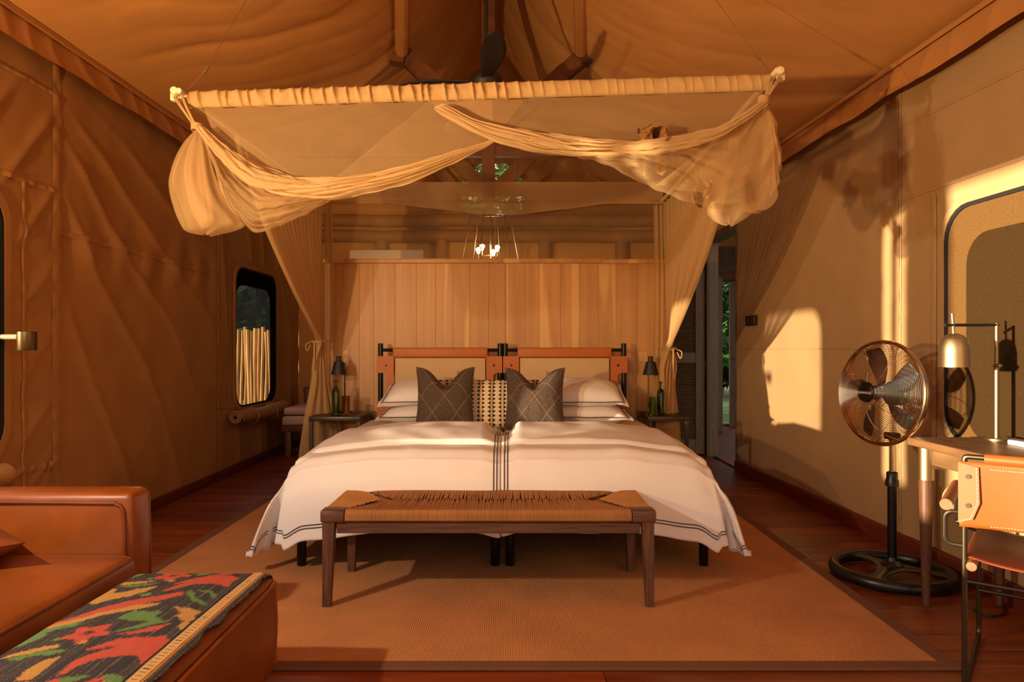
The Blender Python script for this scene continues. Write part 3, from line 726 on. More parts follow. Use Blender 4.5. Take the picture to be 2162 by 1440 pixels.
def pillow(name, c, w, h, d, rot, label, cat, group, m, flange=.05, stripes=True, seed=0):
    xf = Matrix.Translation(c) @ rot
    def pt(u, v, s):
        x, y = (u - .5) * 2, (v - .5) * 2
        px, py = x * w / 2 * (1 - .06 * (1 - abs(y)) ** 0 * (y * y) * 0 - .05 * (1 - y * y) * 0 + -.0), y * h / 2
        px *= 1 - .035 * (1 - y * y); py *= 1 - .045 * (1 - x * x)
        fx = max(0, (abs(px) - (w / 2 - flange)) / flange); fy = max(0, (abs(py) - (h / 2 - flange)) / flange)
        ax = min(1, abs(px) / (w / 2 - flange)); ay = min(1, abs(py) / (h / 2 - flange))
        z = d / 2 * max(0, (1 - ax ** 3)) ** .5 * max(0, (1 - ay ** 3)) ** .5 + .004 + .005 * nz(x * 3 + seed, y * 3, s)
        dro = -.010 * (fx + fy)
        return (px, py, s * z + dro + .006 * sin(x * 5 + seed) * max(fx, fy))
    mb = MB(xf); mb.grid(lambda u, v: pt(u, v, 1), 48, 40); mb.grid(lambda u, v: pt(u, v, -1), 48, 40)
    o = mb.obj(name, m, sharp=0); tag(o, label, cat, group)
    if stripes:
        for off in (.012, .022):
            pts = []
            X, Yh = w / 2 - flange + off, h / 2 - flange + off
            loop = [(-X + 2 * X * i / 30, -Yh) for i in range(31)] + [(X, -Yh + 2 * Yh * i / 20) for i in range(21)] + [(X - 2 * X * i / 30, Yh) for i in range(31)] + [(-X, Yh - 2 * Yh * i / 20) for i in range(21)]
            q = []
            for a, b in loop:
                z = pt(a / w + .5, b / h + .5, 1); q.append((a, b, z[2] + .002))
            MB(xf).tube(q, .0017, 4).obj('stripe', M['stripe'], o, sharp=0)
    return o
def RX(a): return Matrix.Rotation(math.radians(a), 4, 'X')
def RY(a): return Matrix.Rotation(math.radians(a), 4, 'Y')
def RZ(a): return Matrix.Rotation(math.radians(a), 4, 'Z')
pillow('pillow', (-.58, 5.13, .655), .78, .52, .15, RZ(1) @ RX(3), 'lower white oxford pillow of the left bed stack', 'pillow', 'white pillows', M['duvet'], seed=1)
pillow('pillow', (-.585, 5.20, .80), .76, .52, .19, RZ(-1) @ RX(14), 'upper white oxford pillow of the left bed stack', 'pillow', 'white pillows', M['duvet'], seed=2)
pillow('pillow', (.50, 5.13, .655), .78, .52, .15, RZ(-2) @ RX(3), 'lower white oxford pillow of the right bed stack', 'pillow', 'white pillows', M['duvet'], seed=3)
pillow('pillow', (.49, 5.20, .80), .76, .52, .19, RZ(-2) @ RX(14), 'upper white oxford pillow of the right bed stack', 'pillow', 'white pillows', M['duvet'], seed=4)

def cushion(name, c, w, h, d, rot, label, cat, group, dye, m, notch=0.0, n=190, seed=0, ears=.10):
    xf = Matrix.Translation(c) @ rot; vs, fs, cols = [], [], []
    for s in (1, -1):
        b = len(vs)
        for j in range(n + 1):
            for i in range(n + 1):
                x, y = (i / n - .5) * 2, (j / n - .5) * 2
                px = x * (1 - ears * (1 - y * y)); py = y * (1 - ears * .6 * (1 - x * x))
                nt = notch * math.exp(-(x / .42) ** 2) * sstep(.0, 1.0, y) if notch else 0
                z = d / 2 * max(0, 1 - abs(x) ** 2.4) ** .55 * max(0, 1 - abs(y) ** 2.4) ** .55
                z *= 1 - (.35 * math.exp(-(x / .10) ** 2) * sstep(.25, .95, y) if notch else 0)
                z += .004 * nz(x * 4 + seed, y * 4, s) * (1 - max(abs(x), abs(y)) ** 4)
                vs.append(xf @ Vector((px * w / 2, (py - nt) * h / 2, s * z))); cols.append(dye(x, y, s))
        for j in range(n):
            for i in range(n):
                a = b + j * (n + 1) + i; q = [a, a + 1, a + n + 2, a + n + 1]; fs.append(q if s > 0 else q[::-1])
    o = link(name, vs, fs, m, cols=np.array(cols)); tag(o, label, cat, group); return o
DK, DL, GOLD = lin('4A3A2E'), lin('5C4838'), lin('9A7A50')
def dye_diamond(x, y, s):
    a, b = (x + y * .8) / .86, (x - y * .8) / .86
    on = 0
    for q, p in ((a, b), (b, a)):
        f = abs(q - round(q))
        if f < .015 and (p * 40) % 1 < .6: on = 1
    base = DK if (int((x + 1) * 60) + int((y + 1) * 60)) % 2 else DL
    k = .8 + .45 * nz(x * 22, y * 22, s)
    return GOLD if on else [v * k for v in base]
CR, BK, OR_ = lin('E0C8A0'), lin('2A211C'), lin('B8742E')
def dye_tri(x, y, s):
    q = ((x + 1) * 5.3 + .1) % 1.0; yy = ((y + 1) * 5.9) % 1.0
    if abs(q - .5) < .035: return OR_
    if .09 < abs(q - .5) < .40:
        d = (abs(q - .5) - .09) / .30
        if d < 1 - abs(2 * yy - 1): return BK
    return CR
cushion('lumbar_cushion', (-.14, 4.95, .74), .84, .36, .15, RX(72), 'long cream lumbar cushion with black triangle stripes behind the dark cushions', 'cushion', None, dye_tri, M['kilim'], n=260, ears=.03)
cushion('throw_cushion', (-.455, 4.78, .795), .42, .45, .17, RZ(3) @ RX(74), 'left dark brown cushion with gold diamond stitching and chopped top', 'cushion', 'dark diamond cushions', dye_diamond, M['cushion'], .54, seed=1)
cushion('throw_cushion', (.172, 4.77, .79), .43, .45, .17, RZ(-3) @ RX(74), 'right dark brown cushion with gold diamond stitching, sunlit on its side', 'cushion', 'dark diamond cushions', dye_diamond, M['cushion'], .50, seed=6)

# ---------------------------------------------------------------- nightstands and what stands on them
def nightstand(x0, x1, label):
    y0, y1, z = 5.20, 5.71, .62
    r = empty('nightstand', ((x0 + x1) / 2, (y0 + y1) / 2, 0), label=label, cat='table', group='dark metal nightstands')
    MB().box(x0, x1, y0, y1, z - .035, z, .003).obj('table_top', M['gunmetal'], r)
    for x in (x0 + .016, x1 - .016):
        for y in (y0 + .016, y1 - .016): MB().box(x - .014, x + .014, y - .014, y + .014, 0, z - .035, .002, 1).obj('leg', M['gunmetal'], r)
    for y in (y0 + .016, y1 - .016): MB().box(x0 + .03, x1 - .03, y - .01, y + .01, .03, .055, .002, 1).obj('stretcher', M['gunmetal'], r)
    return r
nightstand(-1.535, -1.14, 'dark metal nightstand left of the bed holding a bottle and amber glass')
nightstand(1.055, 1.365, 'dark metal nightstand right of the bed holding a bottle and green glass')
def table_lamp(x, y, label, s=1):
    z = .62; r = empty('table_lamp', (x, y, z), label=label, cat='lamp', group='black bedside lamps')
    xp = x + .048 * s; k = .0
    MB().lathe([(.055, 0), (.055, .010), (.050, .013)], (xp, y, z), 24).obj('base', M['blackm'], r)
    MB().tube(fillet([(xp, y, z + .012), (xp, y, z + .405), (x, y, z + .405)], .03), .0065, 10).obj('pole', M['bronze'], r)
    MB().lathe([(.062, .31), (.036, .415), (.012, .418), (.0001, .419)], (x, y, z), 28).obj('lamp_shade', M['blackm'], r)
    MB().lathe([(.019, .412), (.019, .455), (.016, .458)], (x, y, z), 20).obj('cap', M['blackm'], r)
    return r
table_lamp(-1.385, 5.52, 'small black cone bedside lamp on the left nightstand', 1)
table_lamp(1.115, 5.42, 'small dark cone bedside lamp on the right nightstand', -.35)
def bottle(x, y, h, label, m):
    z = .62; k = h / .27
    prof = [(.0001, .001), (.030, .001), (.034, .006), (.034, .165), (.031, .186), (.020, .206), (.0135, .216), (.0125, .250), (.016, .252), (.016, .264), (.0125, .268)]
    inn = [(.0105, .266), (.0105, .218), (.017, .206), (.028, .185), (.031, .165), (.031, .012), (.0001, .012)]
    o = MB().lathe([(r_, zz * k) for r_, zz in prof + inn], (x, y, z), 28).obj('bottle', m); return tag(o, label, 'bottle', 'green glass bottles')
bottle(-1.367, 5.36, .275, 'tall green glass bottle on the left nightstand', M['glass_green'])
bottle(1.185, 5.36, .262, 'green glass bottle on the right nightstand', M['glass_green'])
def tumbler(x, y, h, label, m):
    o = MB().lathe([(.0001, .001), (.031, .001), (.032, .004), (.032, h), (.029, h), (.029, .010), (.0001, .010)], (x, y, .62), 28).obj('drinking_glass', m); return tag(o, label, 'glass')
tumbler(-1.283, 5.33, .150, 'straight amber drinking glass beside the left bottle', M['glass_amber'])
tumbler(1.108, 5.30, .145, 'straight green drinking glass beside the right bottle', M['glass_green'])

# ---------------------------------------------------------------- bench
bn = empty('bench', (-.1, 3.26, 0), label='low dark oak bench with a woven cord seat at the foot of the bed', cat='bench')
bx0, bx1, by0, by1, bz = -.832, .640, 2.985, 3.505, .432
for sx, x in ((1, bx0), (-1, bx1)):
    for y, f in ((by0, 1), (by1, -1)):
        vs = []
        for z, w in ((.0105, .034), (bz - .05, .052)):
            for a, b in ((0, 0), (1, 0), (1, 1), (0, 1)): vs.append((x + sx * (.008 + w * a), y + f * (.008 + w * b), z))
        MB().add(vs, [[0, 3, 2, 1], [4, 5, 6, 7]] + [[i, (i + 1) % 4, (i + 1) % 4 + 4, i + 4] for i in range(4)]).obj('leg', M['bench_leg'], bn, smooth=False)
        MB().box(min(x, x + sx * .105), max(x, x + sx * .105), min(y, y + f * .085), max(y, y + f * .085), bz - .05, bz + .002, .007, 2).obj('corner_block', M['bench_wood'], bn)
for y in (by0 + .018, by1 - .046): MB().box(bx0 + .068, bx1 - .068, y, y + .028, bz - .102, bz - .055, .003, 1).obj('apron', M['bench_wood'], bn)
for x in (bx0 + .018, bx1 - .046): MB().box(x, x + .028, by0 + .068, by1 - .068, bz - .102, bz - .055, .003, 1).obj('apron', M['bench_wood'], bn)
def cords(a0, a1, ycut, name, n):
    mb = MB()
    for i in range(n):
        x = a0 + (a1 - a0) * (i + .5) / n + random.uniform(-.0007, .0007); r = .0027
        ym = ycut(x); s = 1 if ym > by0 + .2 else 1
        yb = (by0 + by1) / 2; wob = random.uniform(-.006, .006); zz = bz - .012
        p = [(x, by0 + .016, bz - .048), (x, by0 + .004, bz - .030), (x, by0 + .008, bz - .008), (x, by0 + .03, bz - .001), (x + wob * .3, by0 + .12, bz - .001), (x + wob, ym, zz + random.uniform(-.002, .002))]
        mb.tube(p, r, 5, caps=False, sy=1.0)
    return mb.obj(name, M['cordseat'], bn, kind='stuff')
M['cordseat'] = m_plain('paper_cord', 'A8713A', .8, 0, .4, 400, .12)
yc = (by0 + by1) / 2
def tri(x, lo, hi): e = min(x - bx0, bx1 - x); return e
L0, L1 = bx0 + .108, bx1 - .108
def half(front):
    mb = MB(); n = 232
    for i in range(n):
        x = L0 + (L1 - L0) * (i + .5) / n + random.uniform(-.0007, .0007)
        e = min(x - L0, L1 - x); depth = min(.175, .035 + e * .95) if 1 else .175
        reach = yc - by0 + random.uniform(-.012, .004)
        if e < .17: reach = .075 + (yc - by0 - .075) * (e / .17)
        wob = random.uniform(-.006, .006)
        f = (lambda d: by0 + d) if front else (lambda d: by1 - d)
        pts = [(x, f(.020), bz - .050), (x, f(.003), bz - .040), (x, f(.002), bz - .014), (x, f(.016), bz + .001), (x + wob * .3, f(reach * .6), bz - .001), (x + wob, f(reach), bz - .007)]
        mb.tube(pts, .0030, 5, caps=False)
    mb.obj('cord_wrap', M['cordseat'], bn, kind='stuff')
half(True); half(False)
for s in (0, 1):
    mb = MB(); n = 54
    for i in range(n):
        y = by0 + .088 + (by1 - by0 - .176) * (i + .5) / n; e = min(y - by0 - .088, by1 - .088 - y); reach = .11 + e * .62 + random.uniform(-.008, .004)
        f = (lambda d: bx0 + d) if s == 0 else (lambda d: bx1 - d)
        mb.tube([(f(.020), y, bz - .050), (f(.003), y, bz - .040), (f(.002), y, bz - .014), (f(.016), y, bz + .001), (f(reach * .6), y, bz), (f(reach), y + random.uniform(-.004, .004), bz - .005)], .0030, 5, caps=False)
    mb.obj('cord_wrap', M['cordseat'], bn, kind='stuff')
mb = MB(); n = 232                                   # second, lower layer of cord showing through the gaps
mb.box(bx0 + .1, bx1 - .1, by0 + .02, by1 - .02, bz - .05, bz - .020, .005).obj('cord_underlay', M['cordseat'], bn)

# ---------------------------------------------------------------- sofa, ottoman, throw
def pline(pts, r, name, m, parent, closed=False, n=10):
    q = fillet(pts, .03, 6); return MB().tube([p + Vector((0, 0, .0015 * sin(i * 1.3))) for i, p in enumerate(q)], r, n, closed).obj(name, m, parent)
def soft(name, x0, x1, y0, y1, z0, z1, r, crown, m, parent, seed=0, n=40):
    # upholstered block: rounded box whose faces belly out
    mb = MB(); bm = bmesh.new(); bmesh.ops.create_cube(bm, size=1)
    for q in bm.verts: q.co = Vector(((x0 + x1) / 2 + q.co.x * (x1 - x0), (y0 + y1) / 2 + q.co.y * (y1 - y0), (z0 + z1) / 2 + q.co.z * (z1 - z0)))
    bmesh.ops.bevel(bm, geom=list(bm.edges), offset=r, segments=4, profile=.5, affect='EDGES')
    bmesh.ops.subdivide_edges(bm, edges=[e for e in bm.edges if e.calc_length() > .12], cuts=9, use_grid_fill=True)
    c = Vector(((x0 + x1) / 2, (y0 + y1) / 2, (z0 + z1) / 2)); h = Vector(((x1 - x0) / 2, (y1 - y0) / 2, (z1 - z0) / 2))
    for q in bm.verts:
        d = q.co - c; u = Vector((d.x / h.x, d.y / h.y, d.z / h.z)); b = [max(0, 1 - u[k] ** 2) for k in range(3)]
        wr = .004 * nz(q.co.x * 5, q.co.y * 5, seed + q.co.z * 5) 
        q.co += Vector((crown[0] * (u.x ** 3) * b[1] * b[2], crown[1] * (u.y ** 3) * b[0] * b[2], crown[2] * (u.z ** 3) * b[0] ** .7 * b[1] ** .7)) + Vector((wr, wr, wr))
    bm.verts.index_update(); mb.add([q.co.copy() for q in bm.verts], [[q.index for q in f.verts] for f in bm.faces]); bm.free()
    return mb.obj(name, m, parent, sharp=0)
sf = empty('sofa', (-1.85, 1.6, 0), label='low cognac leather sofa with a square arm and piped seams by the left wall', cat='sofa')
ax0, ax1, ay0, ay1, az = -2.34, -1.402, 2.525, 2.665, .605
arm = soft('arm', ax0, ax1, ay0, ay1, .06, az, .022, (.012, .010, .010), M['leather'], sf, 1)
e = .004
pline([(ax0, ay0 - e, az - .028), (-1.9, ay0 - e - .006, az - .026), (ax1 - .06, ay0 - e, az - .030), (ax1 - .03, ay0 - e, az - .045), (ax1 - .024, ay0 - e, az - .09), (ax1 - .020, ay0 - e - .004, .42), (ax1 - .022, ay0 - e, .10)], .0065, 'piping', M['leather_dark'], arm)
pline([(ax0, ay1 - .02, az - .002), (ax1 - .02, ay1 - .016, az - .002), (ax1 - .002, ay1 - .014, az - .02), (ax1 + .004, ay1 - .012, .3), (ax1, ay1 - .014, .10)], .006, 'piping', M['leather_dark'], arm)
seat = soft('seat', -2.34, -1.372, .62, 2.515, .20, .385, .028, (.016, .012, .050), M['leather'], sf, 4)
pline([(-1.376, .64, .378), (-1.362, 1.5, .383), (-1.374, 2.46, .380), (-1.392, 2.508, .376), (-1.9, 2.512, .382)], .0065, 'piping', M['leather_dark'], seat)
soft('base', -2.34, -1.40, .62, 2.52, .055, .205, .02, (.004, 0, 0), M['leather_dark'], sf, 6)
soft('arm', ax0, ax1, .48, .62, .06, az, .022, (.012, .010, .010), M['leather'], sf, 8)
soft('backrest', -2.46, -2.26, .48, 2.665, .06, .66, .03, (.02, .0, .01), M['leather'], sf, 9)
for x in (-2.36, -1.5):
    for y in (.6, 2.58): MB().box(x, x + .05, y, y + .05, 0, .06).obj('foot', M['blackm'], sf)
cushion('sofa_cushion', (-1.875, 2.30, .470), .36, .36, .13, RZ(42) @ RX(-8), 'small leather cushion with piped edge on the sofa seat, shade put into its colour', 'cushion', None, lambda x, y, s: lin('6E2C10'), M['leather_dark'], n=40)  # same leather as the sofa, its shade put into a darker colour
ot = empty('ottoman', (-1.045, 1.5, 0), label='long low cognac leather ottoman in front of the sofa under a floral throw', cat='ottoman')
ox0, ox1, oy0, oy1, oz = -1.285, -.800, .75, 2.345, .368
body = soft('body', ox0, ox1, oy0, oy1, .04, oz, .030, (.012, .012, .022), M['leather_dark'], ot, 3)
pline([(ox1 + .001, oy0 + .03, oz - .022), (ox1 + .010, 1.5, oz - .020), (ox1 + .004, oy1 - .05, oz - .018), (ox1 - .012, oy1 - .006, oz - .016), (-1.0, oy1 + .004, oz - .014), (ox0 + .02, oy1, oz - .016)], .0065, 'piping', M['leather'], body)
pline([(ox1 - .008, oy1 - .008, oz - .02), (ox1 - .003, oy1 - .002, .22), (ox1 - .006, oy1 - .010, .07)], .0065, 'piping', M['leather'], body)
for x in (ox0 + .04, ox1 - .09):
    for y in (oy0 + .05, oy1 - .10): MB().box(x, x + .05, y, y + .05, .0, .05).obj('foot', M['blackm'], ot)
# floral flat-weave throw: the dye pattern is drawn in the cloth's own plane (metres)
def cz(cx, cy):                                       # a measured point of the pattern on the cloth
    x, y = cx / 3.1794, 1000 + cy / 3.1794; k = .762 / (y - 733); return ((x - 1077) * k, F * k)
RD, YL, GR, NV = lin('AE4630'), lin('AC7E38'), lin('56783A'), lin('2B2624')
MOT = [
 (RD, [(230,1030),(400,985),(560,945),(690,905),(800,878),(930,850),(1050,835),(1130,815),(1230,803),(1225,828),(1080,862),(900,902),(700,947),(560,967),(400,1012),(240,1036)]),
 (YL, [(285,1035),(400,1000),(500,983),(750,928),(900,898),(1080,878),(1060,897),(900,932),(700,962),(480,1018),(300,1047)]),
 (GR, [(0,1195),(60,1145),(130,1108),(200,1070),(300,1040),(400,1026),(560,1008),(520,1032),(400,1052),(300,1070),(330,1082),(250,1122),(110,1162),(0,1202)]),
 (YL, [(0,1245),(90,1213),(200,1193),(290,1178),(400,1173),(405,1190),(300,1212),(180,1227),(60,1242)]),
 (GR, [(40,1260),(120,1238),(250,1223),(370,1208),(450,1220),(350,1247),(230,1242),(130,1272)]),
 (YL, [(100,1420),(190,1338),(280,1288),(410,1256),(330,1322),(270,1372),(200,1420)]),
 (RD, [(380,1385),(500,1288),(650,1228),(760,1198),(860,1128),(980,1118),(1157,1123),(1080,1202),(1000,1262),(960,1312),(920,1242),(800,1252),(640,1282),(520,1332),(420,1390)]),
 (RD, [(565,1208),(700,1168),(800,1138),(900,1122),(860,1152),(740,1192),(600,1216)]),
 (GR, [(760,1086),(900,1048),(1020,1008),(1155,1003),(1040,1032),(930,1062),(800,1088)]),
 (RD, [(775,1108),(900,1083),(1040,1043),(1157,1023),(1060,1067),(900,1103)]),
 (GR, [(785,997),(830,970),(870,955),(905,925),(930,945),(970,930),(1000,950),(1060,938),(1090,950),(1040,977),(1085,1002),(980,1012),(880,1010)]),
 (YL, [(1155,903),(1200,912),(1250,912),(1300,920),(1352,935),(1300,962),(1330,985),(1270,1002),(1210,1000),(1175,965),(1222,950)]),
 (YL, [(1190,1042),(1240,1000),(1292,1008),(1250,1047),(1218,1058)]),
 (GR, [(1248,805),(1290,783),(1312,840),(1370,868),(1397,895),(1340,882),(1288,860)]), (GR, [(1325,790),(1400,786),(1452,815),(1442,847),(1400,810)]),
 (YL, [(555,848),(600,800),(640,775),(700,753),(790,768),(760,795),(850,790),(900,778),(1072,753),(960,802),(860,832),(760,845),(640,872)]),
 (YL, [(745,738),(860,713),(1055,713),(980,730),(860,737)]), (GR, [(795,748),(920,738),(1075,733),(980,750),(870,757)]),
 (GR, [(765,708),(850,673),(960,653),(1040,638),(1112,633),(1000,652),(900,682),(820,707)]),
 (RD, [(1085,798),(1180,753),(1300,713),(1420,683),(1540,676),(1612,690),(1560,722),(1530,762),(1440,737),(1320,742),(1200,772),(1110,799)]),
 (RD, [(1170,736),(1300,698),(1450,668),(1605,633),(1642,632),(1560,662),(1420,692),(1300,717),(1180,744)]),
 (GR, [(1295,672),(1400,643),(1500,631),(1562,631),(1450,657),(1350,672)]), (YL, [(1600,652),(1650,630),(1692,632),(1650,657)]),
 (GR, [(690,1385),(760,1368),(850,1395),(820,1425),(700,1425)]), (RD, [(400,900),(470,885),(430,935),(300,985),(345,945)]),
 (GR, [(940,815),(1010,800),(1015,822),(950,838)]), (RD,[(1050,1110),(1110,1100),(1115,1130),(1060,1140)])]
th = [(c, np.array([cz(*p) for p in q])) for c, q in MOT]
FLW = [(cz(1165, 676), .062), (cz(590, 1095), .062), (cz(205, 1500), .062)]
tx0, tx1, ty0, ty1 = -1.300, -.806, .80, 2.352
nx, ny = 230, 620
gx = np.linspace(tx0, tx1, nx + 1); gy = np.linspace(ty0, ty1, ny + 1); GX, GY = np.meshgrid(gx, gy)
rs = np.random.RandomState(4)
jag = .009 * (rs.rand(*GX.shape) - .5) * 1.2 + .006 * np.sin(GX * 900) * 0
QX = GX + jag * .6; QY = GY + .012 * np.repeat((rs.rand(nx + 1) - .5)[None, :], ny + 1, 0) + .006 * np.repeat((rs.rand(ny + 1) - .5)[:, None], nx + 1, 1)
colr = np.zeros(GX.shape + (3,)); colr[:] = NV
lines = (rs.rand(nx + 1) > .72).astype(float) * rs.rand(nx + 1)
colr += (lines[None, :, None] * np.array(lin('7A6650'))[None, None, :]) * (rs.rand(*GX.shape)[..., None] > .35) * .75
def paint(mask, c): colr[mask] = np.array(c) * (.88 + .24 * rs.rand(mask.sum(), 1))
def inpoly(X, Y, poly):
    r = np.zeros(X.shape, bool); n = len(poly)
    for i in range(n):
        (xa, ya), (xb, yb) = poly[i], poly[(i + 1) % n]
        cnd = ((ya > Y) != (yb > Y)); r ^= cnd & (X < (xb - xa) * (Y - ya) / (yb - ya + 1e-12) + xa)
    return r
for c, q in th:
    for sh in (0, -.80): paint(inpoly(QX, QY - sh, q), c)
for (fx_, fy_), R in FLW:
    dx, dy = (QX - fx_), (QY - fy_); a = np.arctan2(dy, dx); d = np.hypot(dx, dy)
    paint(d < R * (.80 + .20 * np.cos(5 * a + .5)), RD); paint(d < R * .20 * (1 + .4 * np.cos(7 * a)), NV)
    paint(np.hypot(dx - R * .35, dy + R * .95) < R * .18, YL); paint(np.hypot(dx + R * 1.0, dy + R * .5) < R * .16, GR)
trim_mask = (GX > -.868) & (GX < -.842); paint(trim_mask, lin('C49A5C'))
st = (GX > -.862) & (GX < -.848) & (((GY * 58) % 1) < .16); paint(st, NV)
paint((GX > -.880) & (GX < -.872), lin('1A1512')); paint((GX > -.841) & (GX < -.838), lin('B07A3C'))
def thz(x, y):
    u = (x - (ox0 + ox1) / 2) / ((ox1 - ox0) / 2); v = (y - (oy0 + oy1) / 2) / ((oy1 - oy0) / 2)
    z = oz + .022 * max(0, 1 - u * u) ** .7 * max(0, 1 - v * v) ** .7 + .0065 + .0015 * nz(x * 30, y * 12)
    if abs(u) > .90: z -= .030 * ((abs(u) - .90) / .10) ** 2
    if v > .965: z -= .030 * ((v - .965) / .035) ** 2
    return z
tv = [(x, y, thz(x, y) + (.004 if -.870 < x < -.840 else 0)) for y in gy for x in gx]
tf = []
edge = lambda j: nx - int(6 + 5 * nz(j * .03, 2) )
for j in range(ny):
    for i in range(min(nx, edge(j))):
        a = j * (nx + 1) + i; tf.append([a, a + 1, a + nx + 2, a + nx + 1])
thr = link('throw_blanket', tv, tf, M['kilim'], cols=colr.reshape(-1, 3))
tag(thr, 'black woven throw with red flowers, yellow and green leaves over the ottoman', 'blanket')
sm = thr.modifiers.new('thickness', 'SOLIDIFY'); sm.thickness = .004; sm.offset = 1
# ---------------------------------------------------------------- mosquito net canopy over the bed
YF, YB = 3.13, 5.55
net = empty('mosquito_net', (-.15, 4.3, 2.3), label='cream mosquito net canopy on a hanging frame, swagged and tied above the bed', cat='net')
FL, FR = P(372, 206, YF), P(1645, 164, YF); BL, BR = Vector((-1.50, YB, 2.325)), Vector((1.235, YB, 2.325))
FL2, FR2 = P(388, 206, YF), P(1632, 165, YF)
MB().tube([FL, FR], .010, 10).obj('front_rail', M['cream'], net)
MB().tube([BL - Vector((.04, 0, 0)), BR + Vector((.04, 0, 0))], .010, 10).obj('back_rail', M['sleeve'], net)
for a, b in ((FL2, BL), (FR2, BR)):
    d = (a - b).normalized(); MB().tube([a + d * .05 + Vector((0, 0, .014)), b - d * .03 + Vector((0, 0, .014))], .013, 10).obj('side_rail', M['cream'], net)
for p, s in ((FL, -1), (FR, 1)):
    q = p + Vector((s * -.012, -.03, .016))
    MB().lathe([(.0001, -.022), (.016, -.020), (.019, -.012), (.019, .014), (.015, .02), (.0001, .021)], q, 16, 'Y').obj('rail_end_knob', M['cream'], net)
    MB().box(p.x - .022, p.x + .022, p.y - .016, p.y + .016, p.z - .018, p.z + .018, .005).obj('rail_end_knob', M['cream'], net)
# rod pocket: ruffled on the left half, smooth on the right
SA, SB = P(402, 202, YF), P(1628, 165, YF)
def sleeve(u, v):
    c = SA.lerp(SB, v); a = 2 * pi * u; k = .25 + .75 * sstep(.66, .5, v)
    rf = k * (.35 * nz(v * 60, a * .8) + .75 * ridge(v * 150 + 0.5 * sin(a) + nz(v * 30, 3) * 4))
    ry, rz = .020 * (1 + rf * 1.3), .038 * (1 + .14 * rf)
    return c + Vector((0, -ry * cos(a), -.020 + rz * sin(a) + (.005 * nz(v * 34, 7) if sin(a) > 0 else 0)))
MB().grid(sleeve, 20, 900, wrap=True).obj('rod_sleeve', M['sleeve'], net, sharp=0)
def bot(px): p = SA.lerp(SB, (px - 402) / 1226); return p + Vector((0, -.006, -.062))
def roofnet(u, v):
    a = FL2.lerp(FR2, u); b = BL.lerp(BR, u); p = a.lerp(b, v)
    sag = .10 * sin(pi * u) * sin(pi * min(1, v * 1.0)) ** .8 + .10 * math.exp(-((u - .53) / .30) ** 2) * sstep(.55, 1, v)
    return p + Vector((0, 0, -.02 - sag * (.45 + .55 * v) + .004 * nz(u * 9, v * 9)))
MB().grid(roofnet, 60, 50).obj('net_roof', M['net_veil'], net, sharp=0)
def backhem(u, v):                                   # heavier sagging hem along the back rail
    p = BL.lerp(BR, u); s = .115 * math.exp(-((u - .52) / .27) ** 2) - .004
    return Vector((p.x, YB - .015 - .012 * sin(u * 40) * v - .06 * (1 - v), p.z + .150 - .140 * v - s * v + .004 * nz(u * 20, v * 3)))
MB().grid(backhem, 120, 8).obj('back_hem', M['net_mid'], net, sharp=0)
MB().grid(lambda u, v: Vector((BL.x + (BR.x - BL.x) * u, YB + .012 + .006 * sin(u * 30 + v), 2.32 - .115 * math.exp(-((u - .52) / .27) ** 2) * (1 - v) - 2.3 * v + .01)), 60, 12).obj('back_panel', M['net_veil'], net, sharp=0)
MB().tube([P(1045, 447, YB + .006), P(1046, 600, YB + .006), P(1047, 736, YB + .006)], .0025, 6).obj('seam_cord', M['net'], net)
for px in (692, 1389):
    x = P(px, 0, YB).x
    MB().grid(lambda u, v, x=x: Vector((x + (u - .5) * .075 + .01 * sin(v * 5), YB + .008 + .02 * sin(u * 12), 2.31 - 2.3 * v)), 12, 40).obj('hanging_fold', M['net_mid'], net, sharp=0)

def cloth(name, T, B, m, nu=120, nv=30, pleats=5, amp=.018, bulge=.05, phase=0.0, fold=0.0, rough=.006):
    T, B = sampler(T), sampler(B)
    def fn(u, v):
        p = T(u).lerp(B(u), v); w = (T(u) - B(u)).length
        k = min(1, w / .12)
        q = 2 * pi * pleats * v + phase + 2.2 * sin(u * 5 + phase) + 1.5 * nz(u * 4, v * 2, phase)
        d = -bulge * k * sin(pi * v) - amp * k * (1.3 * (abs(sin(q * .5 + .4)) ** .7) - .6 + .45 * sin(q * 2.3 + 3 * nz(u * 2, v, 5)) + .2 * sin(q * 4.7 + u * 7))
        return p + Vector((0, d, fold * k * sin(2 * pi * pleats * v + 1.1 + phase) + rough * nz(u * 16, v * 6, phase)))
    return MB().grid(fn, nu, nv).obj(name, m, net, sharp=0)
def CP(pts, Y): return [P(x, y, Y + dy) for x, y, dy in [(q + (0,))[:3] for q in pts]]
# left side
ltop = [(1042, 296), (985, 313), (930, 331), (820, 361), (700, 379), (620, 374), (545, 348), (480, 312), (428, 268)]
lmid = [(1042, 300), (985, 330), (930, 356), (850, 388), (770, 407), (700, 419), (610, 414), (530, 385), (470, 335), (420, 274)]
cloth('net_swag', CP(ltop, YF - .05), CP(lmid, YF - .06), M['net'], 220, 72, 4.5, .028, .05, .4, .010)
cloth('net_swag', CP([(430, 266, 0), (480, 309, 0), (560, 357, 0), (690, 392, 0)], YF - .09), CP([(415, 276, 0), (462, 334, 0), (545, 398, 0), (692, 397, 0)], YF - .10), M['net_mid'], 90, 24, 2.5, .02, .05, 2.0, .008)
cloth('net_bag', CP([(424, 278), (470, 336), (535, 386), (620, 412), (702, 417)], YF - .05), CP([(428, 288), (464, 372), (482, 432), (520, 476), (546, 491), (598, 474), (650, 448), (704, 420)], YF - .03), M['net_sheer'], 80, 40, 3.0, .016, .10, 1.0, .004, .010)
